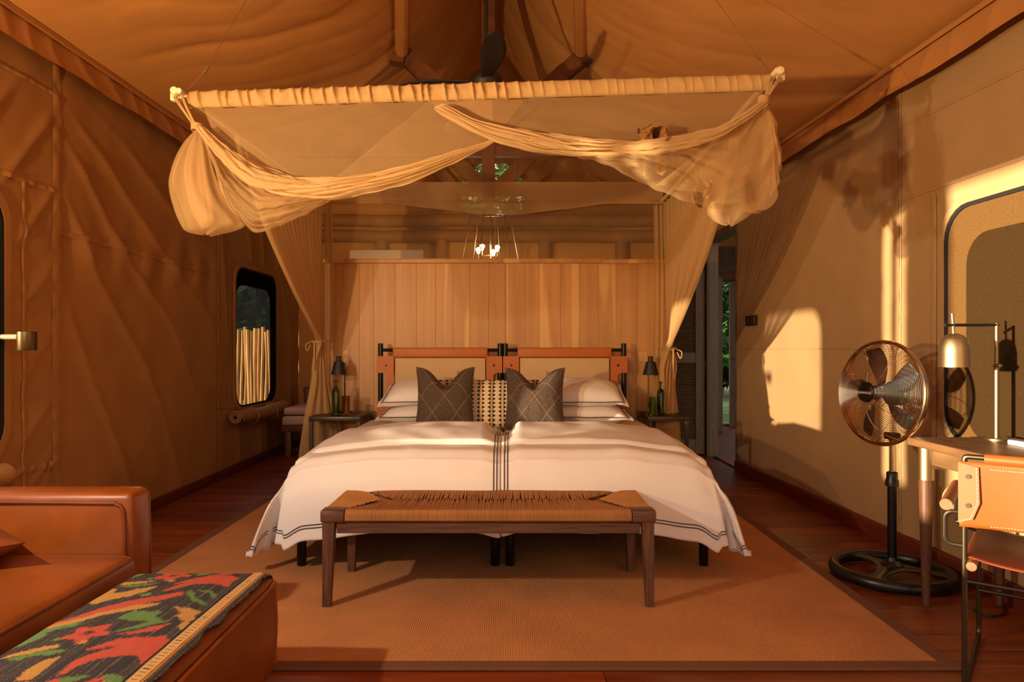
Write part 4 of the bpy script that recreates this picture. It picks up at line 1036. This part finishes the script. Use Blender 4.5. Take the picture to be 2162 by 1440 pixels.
cloth('net_bag', CP([(424, 278), (470, 336), (535, 386), (620, 412), (702, 417)], YF + .05), CP([(428, 288), (464, 372), (482, 432), (520, 476), (546, 491), (598, 474), (650, 448), (704, 420)], YF + .06), M['net_sheer'], 80, 40, 3.0, .02, -.08, 3.0, .004, .010)
def bag(name, top, L, R, Y, depth, m, seed, k=9):
    L, R = sampler(CP(L, Y)), sampler(CP(R, Y))
    def fn(u, v):
        a = 2 * pi * u; p, q = L(v), R(v); c = (p + q) / 2; h = (q - p) / 2
        e = sstep(1.0, .86, v) ** .5
        wob = 1 + (.10 * (1 - v) + .03) * sin(k * a + seed + 2 * nz(v * 3, seed)) + .07 * nz(cos(a) * 2, v * 4, seed)
        return c + h * cos(a) * wob + Vector((0, sin(a) * (h.length * .55 + .01) * depth * wob, -.012 * nz(cos(a) * 3, sin(a) * 3, seed + 1) * v))
    mb = MB(); mb.grid(fn, 56, 44, wrap=True)
    o = mb.obj(name, m, net, sharp=0); return o
bag('net_bag', None, [(418, 270), (388, 310), (364, 368), (368, 420), (386, 478), (398, 490), (425, 495)], [(424, 270), (436, 310), (452, 368), (478, 425), (508, 466), (508, 480), (445, 496)], YF - .02, 1.0, M['net_sheer'], 2)
bag('net_bag', None, [(418, 268), (402, 305), (390, 360), (400, 430), (420, 474), (430, 480)], [(423, 268), (430, 305), (436, 360), (446, 420), (450, 470), (436, 480)], YF, .7, M['net_sheer'], 5)
cloth('front_panel', [bot(x) for x in (432, 560, 700, 850, 1040)], CP([(455, 296), (545, 349), (640, 376), (760, 372), (880, 346), (1040, 298)], YF - .01), M['net_sheer'], 100, 30, 1.0, .004, .0, 0.3)
cloth('front_panel', [bot(x) for x in (905, 960, 1030, 1110)], CP([(700, 382), (800, 366), (900, 342), (1042, 297)], YF - .03), M['net_veil'], 60, 24, 1.5, .006, .0, 0.9)
# right side
rtop = [(922, 226), (940, 222), (989, 246), (1061, 269), (1133, 282), (1205, 289), (1314, 298), (1386, 296), (1458, 286), (1523, 270), (1568, 240), (1612, 212)]
rmid = [(916, 229), (930, 240), (975, 266), (1039, 296), (1115, 317), (1205, 329), (1278, 328), (1350, 324), (1440, 310), (1510, 288), (1570, 256), (1616, 220)]
cloth('net_swag', CP(rtop, YF - .05), CP(rmid, YF - .06), M['net'], 240, 72, 4.5, .028, .05, 1.4, .010)
cloth('net_swag', CP([(1290, 312), (1360, 298), (1450, 284), (1530, 262), (1614, 208)], YF - .08), CP([(1290, 316), (1360, 326), (1450, 312), (1530, 284), (1620, 222)], YF - .10), M['net_mid'], 80, 24, 2.5, .02, .04, .2, .008)
rhT = [(1205, 327), (1300, 326), (1390, 318), (1470, 300), (1530, 278), (1575, 252), (1606, 226), (1614, 218), (1618, 222)]
rhB = [(1215, 330), (1262, 342), (1314, 364), (1386, 404), (1440, 424), (1500, 441), (1560, 447), (1606, 450), (1622, 396)]
cloth('net_swag', CP(rhT, YF - .04), CP(rhB, YF - .04), M['net_sheer'], 120, 40, 1.2, .016, .10, .7, 0, .012)
def fan_fold(name, T, pts, m, amp, seed, Y):         # cloth radiating from the tie point
    b = sampler(CP(pts, Y)); t0 = P(*T, Y)
    def fn(u, v):
        p = t0.lerp(b(u), v); return p + Vector((0, -amp * v ** .7 * sin(u * 34 + seed + nz(u * 4, v * 2, seed) * 2) - .12 * sin(pi * u) * v ** .6, -.03 * sin(pi * v) * 0))
    return MB().grid(fn, 110, 30).obj(name, m, net, sharp=0)
fan_fold('net_swag', (1613, 216), [(1380, 395), (1420, 400), (1470, 418), (1512, 437), (1560, 446), (1604, 450), (1622, 398), (1632, 290), (1622, 235)], M['net_sheer'], .03, 1, YF - .03)
fan_fold('net_swag', (1614, 214), [(1606, 380), (1618, 420), (1626, 350), (1632, 280)], M['net_mid'], .03, 3, YF + .05)
bag('net_bag', None, [(1500, 425), (1496, 442), (1504, 460), (1520, 472), (1535, 475)], [(1600, 425), (1594, 442), (1580, 455), (1560, 468), (1545, 475)], YF + .10, .9, M['net_sheer'], 7, 5)
cloth('front_panel', [bot(x) for x in (905, 1000, 1150, 1300, 1450, 1610)], CP([(925, 226), (1000, 250), (1133, 283), (1260, 297), (1400, 294), (1520, 270), (1606, 216)], YF - .01), M['net_sheer'], 120, 26, 1.0, .004, .0, 0.3)
# crumpled brown fabric tie caught in the right swag
def crumple(px, py, w, h, seed, dy):
    c = P(px, py, YF + dy)
    return MB().grid(lambda u, v: c + Vector(((u - .5) * w + .02 * nz(u * 3, v * 3, seed), .05 * nz(u * 4, v * 4, seed + 3) + .03 * sin(u * 9 + seed), (v - .5) * h * (.5 + .8 * abs(sin(u * 4 + seed))) + .02 * nz(u * 5, v * 5, seed + 7))), 22, 14).obj('tie_band', M['tie'], net, sharp=40)
M['tie'] = m_fabric('tie_band_cotton', '8A5A2C', .15, 300, .2)
crumple(1378, 284, .12, .07, 2, -.08); crumple(1388, 348, .15, .09, 5, .10); crumple(1478, 405, .09, .12, 9, .10)
# cords, wires
def cordtube(pts, r=.004, name='tie_cord', m='cord', parent=net): return MB().tube(smoothpath(pts, 6), r, 6).obj(name, M[m], parent)
kl, kr = P(416, 268, YF - .04), P(1612, 212, YF - .04)
for dx in (-.06, -.045, .0, .012): cordtube([FL2 + Vector((dx * .6, -.02, -.005)), (FL2 + kl) / 2 + Vector((dx * .35, -.03, 0)), kl + Vector((dx * .12, -.01, 0))])
for dx in (.05, .03, -.005, -.03): cordtube([FR2 + Vector((dx * .6, -.02, -.005)), (FR2 + kr) / 2 + Vector((dx * .35, -.03, 0)), kr + Vector((dx * .12, -.01, 0))])
for k_ in (kl, kr):
    mb = MB()
    for j in range(4): mb.tube([k_ + Vector((.022 * cos(q * .5), .022 * sin(q * .5), .008 * j - .012 + .003 * sin(q))) for q in range(13)], .005, 6, closed=True)
    mb.obj('tie_knot', M['cord'], net)
for a, via, b in ((FL2, (436, 147), (522, -4)), (FR2, (1600, 119), (1508, -4))):
    v = P(*via, YF + .06); e = P(*b, YF + .22)
    far = v + (e - v) * 1.75
    MB().tube([a + Vector((0, 0, .012)), v], .0032, 6).obj('hanging_wire', M['steel'], net)
    w_ = MB().tube([v, far], .0016, 6).obj('hanging_wire', M['steel'], net)
    d = (e - v).normalized(); MB().tube([v - d * .018, v + d * .018], .007, 8).obj('wire_clamp', M['steel'], net)
for a, s in ((BL, -1), (BR, 1)): MB().tube([a, a + Vector((s * -.1, -.02, .62))], .0018, 6).obj('hanging_wire', M['steel'], net)

def curtain(side):
    X = BL.x if side < 0 else BR.x; n = 15; s = side
    tie = P(672 if side < 0 else 1412, 722 if side < 0 else 738, 5.40); tie.x = P(674 if side < 0 else 1412, 0, 5.40).x
    def fn(u, v):
        ph = u * n * 2 * pi
        top = Vector((X + s * .02 + .020 * sin(ph), 3.75 + (YB - 3.75) * u, 2.32))
        a = ph * .5; rr_ = .040 + .030 * abs(sin(ph * .5))
        q = 2 * pi * u
        at = Vector((tie.x + (u - .5) * -s * -.05 + .028 * sin(ph) * .7, tie.y + (u - .5) * .10 + .020 * cos(ph * 1.3), tie.z))
        bt = Vector((tie.x - s * .0 + (u - .5) * .26 + .040 * sin(ph * .6 + 1), tie.y + .06 + (u - .5) * .20 + .05 * cos(ph * .6), .012))
        if v < .5:
            w = v / .5; e = w ** 1.25; p = top.lerp(at, e)
            p.z = top.z + (at.z - top.z) * w; p.z += -.02 * sin(pi * w) * (1 - u)
            p.y -= .10 * sin(pi * w) * (1 - u) * .3
        else:
            w = (v - .5) / .5; p = at.lerp(bt, sstep(0, 1, w ** .7)); p.z = at.z + (bt.z - at.z) * w
            p.x += .03 * math.exp(-((w - .12) / .1) ** 2) * (u - .5) * 2
        p.x += .004 * nz(u * 30, v * 6, s); return p
    MB().grid(fn, 300, 70).obj('corner_curtain', M['net_cur'], net, sharp=0)
    mb = MB()
    for j in range(2): mb.tube([tie + Vector((.058 * cos(q * .4), .062 * sin(q * .4), .010 * j + .005 * sin(q))) for q in range(16)], .005, 6, closed=True)
    mb.tube(smoothpath([tie + Vector((s * .05, -.06, 0)), tie + Vector((s * .085, -.07, -.02)), tie + Vector((s * .075, -.07, -.07)), tie + Vector((s * .05, -.065, -.02))], 6), .004, 6)
    mb.tube(smoothpath([tie + Vector((s * .02, -.07, 0)), tie + Vector((s * .015, -.085, -.12)), tie + Vector((s * .02, -.085, -.22))], 6), .006, 6)
    mb.obj('curtain_tie', M['net'], net)
M['net_cur'] = m_net('net_curtain', 'DFBC86', .64, .45)
curtain(-1); curtain(1)

# ---------------------------------------------------------------- ceiling fan
fx, fy, fz = -.155, 4.4, P(1025, 172, 4.4).z
cf = empty('ceiling_fan', (fx, fy, fz), label='black three-bladed ceiling fan hanging from the roof ridge above the net', cat='fan')
MB().tube([(fx, fy, fz + .05), (fx, fy, 4.86)], .013, 12).obj('down_rod', M['blackm'], cf)
MB().lathe([(.0001, -.075), (.07, -.072), (.098, -.045), (.108, -.01), (.104, .02), (.085, .045), (.045, .062), (.040, .10), (.02, .115)], (fx, fy, fz), 36).obj('motor', M['blackm'], cf)
for ang in (-85, 163, 40):
    a = math.radians(ang); d = Vector((cos(a), sin(a), 0)); e = Vector((-sin(a), cos(a), 0))
    def fnb(u, v):
        t = .085 + u * .62; w = .045 + .105 * sin(pi * min(1, u * .75 + .1)) ** 1.5 if u < .86 else (.045 + .105 * sin(pi * (.86 * .75 + .1)) ** 1.5) * max(0.02, 1 - ((u - .86) / .14) ** 2) ** .5
        c = .02 * sin(pi * u); k = (v - .5) * w
        return Vector((fx, fy, fz)) + d * t + e * (k + c) + Vector((0, 0, -.01 + k * .26 + .006 * sin(pi * u)))
    b = MB().grid(fnb, 36, 8).obj('blade', M['blackm'], cf); so_ = b.modifiers.new('t', 'SOLIDIFY'); so_.thickness = .007
    MB().box(-.02, .08, -.022, .022, -.016, -.008, .004).obj
    xf = Matrix.Translation((fx, fy, fz)) @ Matrix.Rotation(a, 4, 'Z')
    MB(xf).box(.07, .16, -.022, .022, -.004, .006, .003).obj('blade_bracket', M['blackm'], b)

# ---------------------------------------------------------------- pedestal fan
px_, py_ = 1.905, 3.405
pf = empty('pedestal_fan', (px_, py_, 0), label='chrome pedestal fan with black ring base beside the right wall', cat='fan')
MB().tube([(px_ + .262 * cos(q * pi / 32), py_ + .262 * sin(q * pi / 32), .034) for q in range(64)], .028, 12, closed=True, sy=1.1).obj('ring_base', M['rubber'], pf)
for a0 in (100, 222, 338):
    a = math.radians(a0); d = Vector((cos(a), sin(a), 0)); e = Vector((-sin(a), cos(a), 0))
    def fsp(u, v, d=d, e=e):
        r = .02 + .235 * u; w = (.045 + .035 * (2 * u - 1) ** 2 + .03 * max(0, .5 - u)); q = 2 * pi * v
        return Vector((px_, py_, .058 - .020 * u + .012 * sin(q))) + d * r + e * w * cos(q) * .75
    MB().grid(lambda u, v: fsp(v, u), 14, 10, wrap=True).obj('base_arm', M['rubber'], pf)
MB().lathe([(.052, .050), (.052, .070), (.040, .080), (.030, .088), (.026, .105), (.0001, .106)], (px_, py_, 0), 24).obj('base_collar', M['rubber'], pf)
hx = Vector((px_ - .075, py_ - .035, P(1845, 830, 3.35).z))
MB().lathe([(.021, .09), (.021, .475), (.0001, .476)], (px_, py_, 0), 20).obj('lower_pole', M['black'], pf)
MB().lathe([(.022, .455), (.031, .458), (.031, .485), (.026, .495), (.026, .525), (.018, .53)], (px_, py_, 0), 20).obj('height_collar', M['rubber'], pf)
MB().lathe([(.013, .50), (.013, .72)], (px_, py_, 0), 16).obj('upper_pole', M['chrome'], pf)
MB().box(px_ - .030, px_ + .030, py_ - .026, py_ + .026, .690, .725, .006).obj('neck', M['rubber'], pf)
nrm = Vector((-.95, -.31, .06)).normalized(); upv = (Vector((0, 0, 1)) - nrm * nrm.z).normalized(); rtv = upv.cross(nrm)
XFH = Matrix((rtv.to_4d(), upv.to_4d(), nrm.to_4d(), Vector((0, 0, 0, 1)))).transposed(); XFH[3][3] = 1
for i in range(3): XFH[i][3] = hx[i]
XFH[3] = (0, 0, 0, 1)
def ringp(r, z, n=72): return [(r * cos(2 * pi * k / n), r * sin(2 * pi * k / n), z) for k in range(n)]
RC = .252
zf = lambda r: .018 + .078 * (1 - (r / RC) ** 2.2); zb = lambda r: -.018 - .070 * (1 - (r / RC) ** 2.6)
mb = MB(XFH)
for i in range(34): r = .052 + (RC - .054) * i / 33; mb.tube(ringp(r, zf(r)), .0012, 4, closed=True)
mb.obj('front_grille', M['chrome'], pf)
mb = MB(XFH)
for i in range(24): r = .06 + (RC - .062) * i / 23; mb.tube(ringp(r, zb(r), 60), .0012, 4, closed=True)
mb.obj('back_grille', M['chrome'], pf)
for nm, z_, tw in (('front_grille_spoke', zf, .55), ('back_grille_spoke', zb, -.3)):
    mb = MB(XFH)
    for k in range(8):
        mb.tube([((.045 + (RC - .045) * j / 12) * cos(2 * pi * k / 8 + tw * (j / 12) ** 2), (.045 + (RC - .045) * j / 12) * sin(2 * pi * k / 8 + tw * (j / 12) ** 2), z_(.045 + (RC - .045) * j / 12) - .002) for j in range(13)], .0016, 4)
    mb.obj(nm, M['chrome'], pf)
MB(XFH).tube(ringp(RC, .0, 80), .010, 8, closed=True, sy=1.5).obj('grille_rim', M['chrome'], pf)
badge = MB(XFH).lathe([(.0001, .104), (.038, .103), (.047, .098), (.050, .088)], n=32).obj('badge', M['black'], pf)
fc = bpy.data.curves.new('lettering', 'FONT'); fc.body = 'KENWOOD'; fc.size = .0165; fc.extrude = .0004; fc.align_x = 'CENTER'; fc.align_y = 'CENTER'
fo_ = bpy.data.objects.new('lettering', fc); fc.materials.append(M['white']); C0 = bpy.context.scene.collection; C0.objects.link(fo_)
bpy.context.view_layer.update()
tm = bpy.data.meshes.new_from_object(fo_.evaluated_get(bpy.context.evaluated_depsgraph_get())); bpy.data.objects.remove(fo_)
tm.materials.clear(); tm.materials.append(M['white']); fo_ = bpy.data.objects.new('lettering', tm); C0.objects.link(fo_)
fo_.parent = badge; mloc = XFH @ Matrix.Translation((0, -.004, .1045)); mloc.translation -= OFF[badge.name]; fo_.matrix_local = mloc
mot = MB(XFH).lathe([(.0001, -.155), (.045, -.150), (.058, -.13), (.060, -.07), (.05, -.06), (.0001, -.058)], n=28).obj('motor', M['black'], pf)
MB(XFH).lathe([(.008, -.06), (.008, .02), (.034, .02), (.036, .045), (.0001, .05)], n=20).obj('blade_hub', M['blackm'], pf)
for k in range(5):
    a = 2 * pi * k / 5 + .35
    def fb(u, v, a=a):
        r = .03 + .195 * u; hw = (.16 + .42 * sin(pi * min(1, u * .8 + .08)) ** 1.0) * .5; th = a + (v - .5) * hw * 2 + .25 * u
        return (r * cos(th), r * sin(th), -.004 + .030 * (v - .5) * (1.1 - .4 * u))
    b = MB(XFH).grid(fb, 16, 10).obj('blade', M['blackm'], pf); so_ = b.modifiers.new('t', 'SOLIDIFY'); so_.thickness = .002

# ---------------------------------------------------------------- desk and what stands on it
dk = empty('desk', (2.0, 2.5, 0), label='oak writing desk with tapered legs and brass collars against the right wall', cat='desk')
dx0, dy0, dy1, dz = 1.795, 1.72, 3.10, .742
mb = MB(); mb.prism([(dx0, dy0, dz - .034), (dx0, dy1 - .01, dz - .034), (dx0 + .012, dy1, dz - .034), (XR(dy1) - .02, dy1, dz - .034), (XR(dy0) - .03, dy0, dz - .034)], [], (0, 0, .034))
mb.obj('desktop', M['desk_wood'], dk, smooth=False)
bm = bpy.data.objects['desktop'].modifiers.new('b', 'BEVEL'); bm.width = .007; bm.segments = 2
def dleg(x, y, lean):
    r = MB().tube([(x, y, .0115), (x + lean * .3, y, .25), (x + lean, y, .572)], [.0155, .0225, .030], 16).obj('leg', M['bench_leg'], dk)
    MB().tube([(x + lean, y, .565), (x + lean * 1.1, y, dz - .034)], .0315, 16).obj('collar', M['brass'], r)
    MB().box(x + lean + .02, x + lean + .075, y - .036, y - .028, .615, dz - .036, .003).obj('bracket', M['brass'], r)
    for zz in (.64, .68): MB().lathe([(.0001, -.005), (.006, -.004), (.007, 0)], (x + lean + .055, y - .037, zz), 10, 'Y').obj('screw', M['chrome'], r)
dleg(1.84, 3.02, 0.0); dleg(2.165, 3.02, .0); dleg(1.84, 1.80, 0); dleg(2.18, 1.80, 0)
MB().box(1.85, 2.16, 3.00, 3.02, .635, dz - .034, .002).obj('apron', M['desk_wood'], dk)
MB().box(1.845, 1.865, 1.83, 2.99, .635, dz - .034, .002).obj('apron', M['desk_wood'], dk)
lx_, ly_ = P(2104, 0, 3.0).x, 3.0
dl = empty('desk_lamp', (lx_, ly_, dz), label='brushed brass desk lamp with a bell shade on the oak desk', cat='lamp')
MB().lathe([(.0001, 0), (.044, 0), (.044, .007), (.040, .010), (.0001, .010)], (lx_, ly_, dz), 28).obj('base', M['brass'], dl)
zt = P(0, 686, 3.0).z; zk = P(0, 772, 3.0).z
MB().tube([(lx_, ly_, dz + .008), (lx_, ly_, zk)], .0105, 14).obj('pole', M['brass'], dl)
MB().tube([(lx_, ly_, zk), (lx_, ly_, zt + .006)], .0082, 14).obj('pole', M['brass'], dl)
MB().lathe([(.0001, -.02), (.008, -.018), (.009, 0), (.009, .016), (.0001, .018)], (lx_ - .004, ly_ - .012, zk), 14, 'Y').obj('pivot_knob', M['chrome'], dl)
ea = Vector((P(1994, 0, 2.90).x, 2.90, zt - .004))
MB().tube([(lx_ + .01, ly_ + .004, zt), ea], .0068, 10).obj('arm', M['bronze'], dl)
sx_ = P(2015, 0, 2.91).x; sy_ = 2.915; stp = P(0, 704, 2.915).z; sbt = P(0, 775, 2.915).z
MB().tube([(sx_, sy_, stp), (sx_ - .006, sy_, P(0, 662, 2.915).z)], .006, 10).obj('stem', M['brass'], dl)
h_ = stp - sbt
MB().lathe([(.059, 0), (.0575, h_ * .55), (.050, h_ * .80), (.034, h_ * .94), (.014, h_), (.0001, h_)] , (sx_ + .002, sy_, sbt), 36).obj('lamp_shade', M['brass'], dl)
MB().tube(smoothpath([(lx_ + .03, ly_, dz + .012), (lx_ + .08, ly_ - .08, dz + .006), (2.16, 2.86, dz + .006), (2.19, 2.78, dz + .006), (2.215, 2.7, dz + .006)], 6), .0035, 6).obj('cord', M['blackm'], dl)
tag(MB().box(P(2126, 0, 2.86).x, P(2126, 0, 2.86).x + .05, 2.70, 2.86, dz + .0004, dz + .022, .005).obj('power_adapter', M['white']), 'small white power adapter lying on the desk by the lamp', 'adapter')
nb = empty('notebook', (1.97, 2.36, dz), label='closed dark notebook lying on the desk near the chair', cat='book')
MB().box(1.915, 2.07, 2.26, 2.50, dz + .0004, dz + .004, .001).obj('cover', M['blackm'], nb); MB().box(1.918, 2.066, 2.263, 2.497, dz + .004, dz + .012, .001).obj('pages', M['sheet'], nb); MB().box(1.915, 2.07, 2.26, 2.50, dz + .012, dz + .016, .001).obj('cover', M['blackm'], nb)
tag(MB().tube(smoothpath([(2.195, 3.06, .70), (2.19, 3.07, .5), (2.195, 3.05, .25), (2.18, 3.02, .03), (2.12, 2.93, .008), (2.04, 2.91, .006), (2.02, 2.98, .006)], 6), .0045, 6).obj('cord', M['blackm'], dl))

# ---------------------------------------------------------------- leather sling chair at the desk
O = Vector((1.507, 2.264, 0)); fw = Vector((.623, .782, 0)); rt = Vector((.782, -.623, 0)); cw = .37
ch = empty('desk_chair', O + rt * .18 + fw * .25, label='tan leather sling armchair on a thin bronze tube frame at the desk', cat='chair')
K = lambda r, f, z: O + rt * r + fw * f + Vector((0, 0, z))
for r, s in ((0, -1), (cw, 1)):
    MB().tube(fillet([K(r, 0, .775), K(r, 0, .0095), K(r, .555, .0095), K(r, .52, .44)], .045, 6), .0085, 10).obj('side_frame', M['bronze'], ch)
    MB().tube(fillet([K(r, 0, .60), K(r + s * .055, .0, .60), K(r + s * .055, 0, .49), K(r, 0, .49)], .028, 5), .0075, 8).obj('arm_loop', M['bronze'], ch)
    MB().tube([K(r + s * .050, -.02, .625), K(r + s * .050, .30, .640)], .019, 14).obj('armrest', M['arm_wood'], ch)
    MB().tube(fillet([K(r + s * .05, .28, .62), K(r + s * .05, .30, .50), K(r, .40, .46)], .03, 5), .0075, 8).obj('arm_loop', M['bronze'], ch)
    MB().tube([K(r + s * -.022, -.04, .436), K(r + s * -.022, .52, .446)], .015, 12).obj('seat_rod', M['arm_wood'], ch)
MB().tube(fillet([K(0, 0, .765), K(0, 0, .788), K(cw, 0, .788), K(cw, 0, .765)], .02, 5), .0085, 10).obj('top_rail', M['bronze'], ch)
MB().tube([K(0, 0, .375), K(cw, 0, .375)], .0075, 8).obj('stretcher', M['bronze'], ch)
MB().tube([K(0, .52, .20), K(cw, .52, .20)], .0075, 8).obj('stretcher', M['bronze'], ch)
def sling(u, v):
    r = -.014 + (cw + .028) * u; z = .772 - .215 * v; bow = .030 * sin(pi * u) * (.4 + .6 * v)
    return K(r, bow + .012 * (1 if 0 < u < 1 else 0) * 0 - .011, z - .022 * sin(pi * u) * sstep(.8, 1, v) * 0)
bk = MB().grid(sling, 40, 16).obj('back_sling', M['leather_tan'], ch); so_ = bk.modifiers.new('t', 'SOLIDIFY'); so_.thickness = .005; so_.offset = 1
MB().tube([K(.055, -.004, .785), K(cw - .055, -.004, .785)], .0165, 14).obj('sling_roll', M['leather_tan'], bk)
for r0, s in ((0, 1), (cw, -1)):
    q = [(-.016, .770), (.040, .757), (.043, .640), (.024, .585), (-.016, .570)]
    MB().prism([K(r0 + s * a, -.0175 - .002, z) for a, z in q], [], fw * .006).obj('side_wrap', M['leather_tan'], bk, smooth=False)
    for z in (.725, .630):
        c = K(r0 + s * .012, -.020, z); MB().tube([c, c - fw * .004], .008, 12).obj('stud', M['bronze'], bk)
    mb = MB()
    for a, b in zip(q[1:], q[2:]):
        for k in range(9):
            t0, t1 = (k + .15) / 9, (k + .75) / 9
            pa = [a[i] + (b[i] - a[i]) * t0 for i in (0, 1)]; pb = [a[i] + (b[i] - a[i]) * t1 for i in (0, 1)]
            mb.tube([K(r0 + s * (pa[0] - .006), -.0205, pa[1] + .002), K(r0 + s * (pb[0] - .006), -.0205, pb[1] + .002)], .0011, 4)
    mb.obj('stitching', M['cream'], bk, kind='stuff')
mb = MB()
for zz in (.566, .752):
    for k in range(30): mb.tube([K(.07 + (cw - .14) * (k + .1) / 30, -.018 + .030 * sin(pi * (.07 + (cw - .14) * k / 30) / cw) * (.4 + .6 * (.772 - zz) / .215), zz), K(.07 + (cw - .14) * (k + .75) / 30, -.018 + .030 * sin(pi * (.07 + (cw - .14) * k / 30) / cw) * (.4 + .6 * (.772 - zz) / .215), zz)], .0011, 4)
mb.obj('stitching', M['cream'], bk, kind='stuff')
def seatf(u, v):
    a = -.005 + (cw + .01) * u; e = abs(2 * u - 1)
    return K(a, .0 + .47 * v, .462 - .025 * (1 - e ** 2) + .004 * sin(v * 6) - (.016 * ((e - .9) / .1) ** 2 if e > .9 else 0) + .010 * v)
st_ = MB().grid(seatf, 40, 24).obj('seat_sling', M['leather_seat'], ch); so_ = st_.modifiers.new('t', 'SOLIDIFY'); so_.thickness = .005

# ---------------------------------------------------------------- wall lamp, switches, daybed, chandelier, air conditioner
wp = P(57, 720, 3.30)
wlamp = empty('wall_lamp', (XL + .03, 3.30, wp.z), label='brass drum reading lamp on a pale wall arm above the sofa', cat='lamp')
arm_ = MB().tube([(XL + .012, 3.30, wp.z + .020), (wp.x - .045, 3.30, wp.z + .020)], .0125, 12).obj('arm', M['cream'], wlamp)
MB().tube([(wp.x - .046, 3.30, wp.z + .020), (wp.x - .025, 3.30, wp.z + .020)], .006, 10).obj('joint', M['brass'], wlamp)
MB().lathe([(.030, -.045), (.040, -.045), (.041, -.043), (.041, .044), (.038, .046), (.0001, .046)], (wp.x, 3.30, wp.z), 30).obj('lamp_shade', M['drum'], wlamp)
MB().lathe([(.0001, 0), (.05, 0), (.05, .014), (.0001, .015)], (XL - .002, 3.30, wp.z + .02), 24, 'X').obj('wall_plate', M['brass'], wlamp)
ws = empty('light_switch', (XR(6.2), 6.2, P(1585, 677, 6.0).z), label='small dark switch box on the right wall beside the doorway', cat='switch')
yc_ = 2.12 * F / (1585 - 1077) * 1.0; zc = P(0, 677, yc_).z
MB().box(XR(yc_) - .032, XR(yc_) - .004, yc_ - .12, yc_ + .10, zc - .045, zc + .045, .005).obj('box', M['bronze'], ws)
for k in (-1, 1): MB().box(XR(yc_) - .037, XR(yc_) - .031, yc_ - .01 + k * .05 - .022, yc_ - .01 + k * .05 + .022, zc - .026, zc + .026, .002).obj('rocker', M['blackm'], ws)
db = empty('daybed', (-1.95, 7.55, 0), label='wooden daybed with pink cushions in the rear left corner', cat='daybed')
fx0, fx1, fy0, fy1 = P(597, 0, 7.15).x, -1.55, 7.1, 7.95
MB().box(fx0, fx1, fy0, fy1, .27, .335, .006).obj('frame', M['daybed_wood'], db)
for x in (fx0 + .03, fx1 - .09):
    for y in (fy0 + .03, fy1 - .09): MB().box(x, x + .06, y, y + .06, 0, .27, .004).obj('leg', M['daybed_wood'], db)
MB().box(fx0 + .01, fx0 + .075, fy1 - .10, fy1 - .03, .335, .68, .006).obj('back_post', M['daybed_wood'], db)
MB().box(fx1 - .075, fx1 - .01, fy1 - .10, fy1 - .03, .335, .68, .006).obj('back_post', M['daybed_wood'], db)
MB().box(fx0, fx1, fy1 - .09, fy1 - .04, .63, .69, .006).obj('back_rail', M['daybed_wood'], db)
MB().box(fx0 + .075, fx1 - .075, fy1 - .085, fy1 - .055, .42, .60, .006).obj('back_slat', M['daybed_wood'], db)
soft('seat_cushion', fx0 + .01, fx1 - .01, fy0 - .02, fy1 - .11, .337, .43, .025, (.006, .006, .006), M['pink_cushion'], db)
soft('seat_cushion', fx0 + .02, fx1 - .02, fy0, fy1 - .115, .443, .515, .025, (.006, .006, .012), M['pink_cushion'], db)
hc = P(1036, 0, 7.0); hx_, hy_ = hc.x, 7.0; ht = P(0, 449, 7.0).z; hb = P(0, 566, 7.0).z
cd = empty('chandelier', (hx_, hy_, hb), label='conical metal rod pendant with four glowing bulbs behind the headboard wall', cat='lamp')
MB().tube([(hx_, hy_, ht), (hx_, hy_, roofz(hx_))], .006, 8).obj('cord', M['bronze'], cd)
for r, z in ((.20, ht), (.31, hb)): MB().tube([(hx_ + r * cos(k * pi / 20), hy_ + r * sin(k * pi / 20), z) for k in range(40)], .006, 6, closed=True).obj('hoop', M['brass'], cd)
MB().tube([(hx_ - .20, hy_, ht), (hx_ + .20, hy_, ht)], .005, 6).obj('cross_bar', M['brass'], cd); MB().tube([(hx_, hy_ - .2, ht), (hx_, hy_ + .2, ht)], .005, 6).obj('cross_bar', M['brass'], cd)
for k in range(6):
    a = k * pi / 3 + .2; MB().tube([(hx_ + .2 * cos(a), hy_ + .2 * sin(a), ht), (hx_ + .31 * cos(a), hy_ + .31 * sin(a), hb)], .006, 6).obj('rod', M['brass'], cd)
MB().tube([(hx_, hy_, ht), (hx_, hy_, P(0, 552, 7).z)], .008, 8).obj('stem', M['brass'], cd)
for px, py, dyy in ((1010, 528, -.07), (1018, 521, .08), (1042, 532, -.07), (1050, 523, .08)):
    p = P(px, py, hy_ + dyy)
    a = MB().tube(fillet([(hx_, hy_, p.z - .10), (p.x, p.y, p.z - .10), (p.x, p.y, p.z - .03)], .03), .005, 6).obj('bulb_arm', M['brass'], cd)
    MB().lathe([(.012, -.035), (.014, -.02), (.026, .0), (.022, .018), (.0001, .028)], p, 16).obj('bulb', M['bulb'], a)
ac = empty('air_conditioner', (P(815, 0, 7.8).x, 8.0, P(0, 548, 7.95).z), label='white air conditioner above the left end of the headboard ledge', cat='appliance')
ax_, bx_ = P(737, 0, 7.95).x, P(893, 0, 7.95).x
MB().box(ax_, bx_, 7.95, 8.19, P(0, 570, 7.95).z, P(0, 527, 7.95).z, .015, 3).obj('housing', M['white'], ac)
MB().box(ax_ + .03, bx_ - .03, 7.944, 7.952, P(0, 568, 7.95).z, P(0, 562, 7.95).z, .002).obj('air_flap', M['white'], ac)
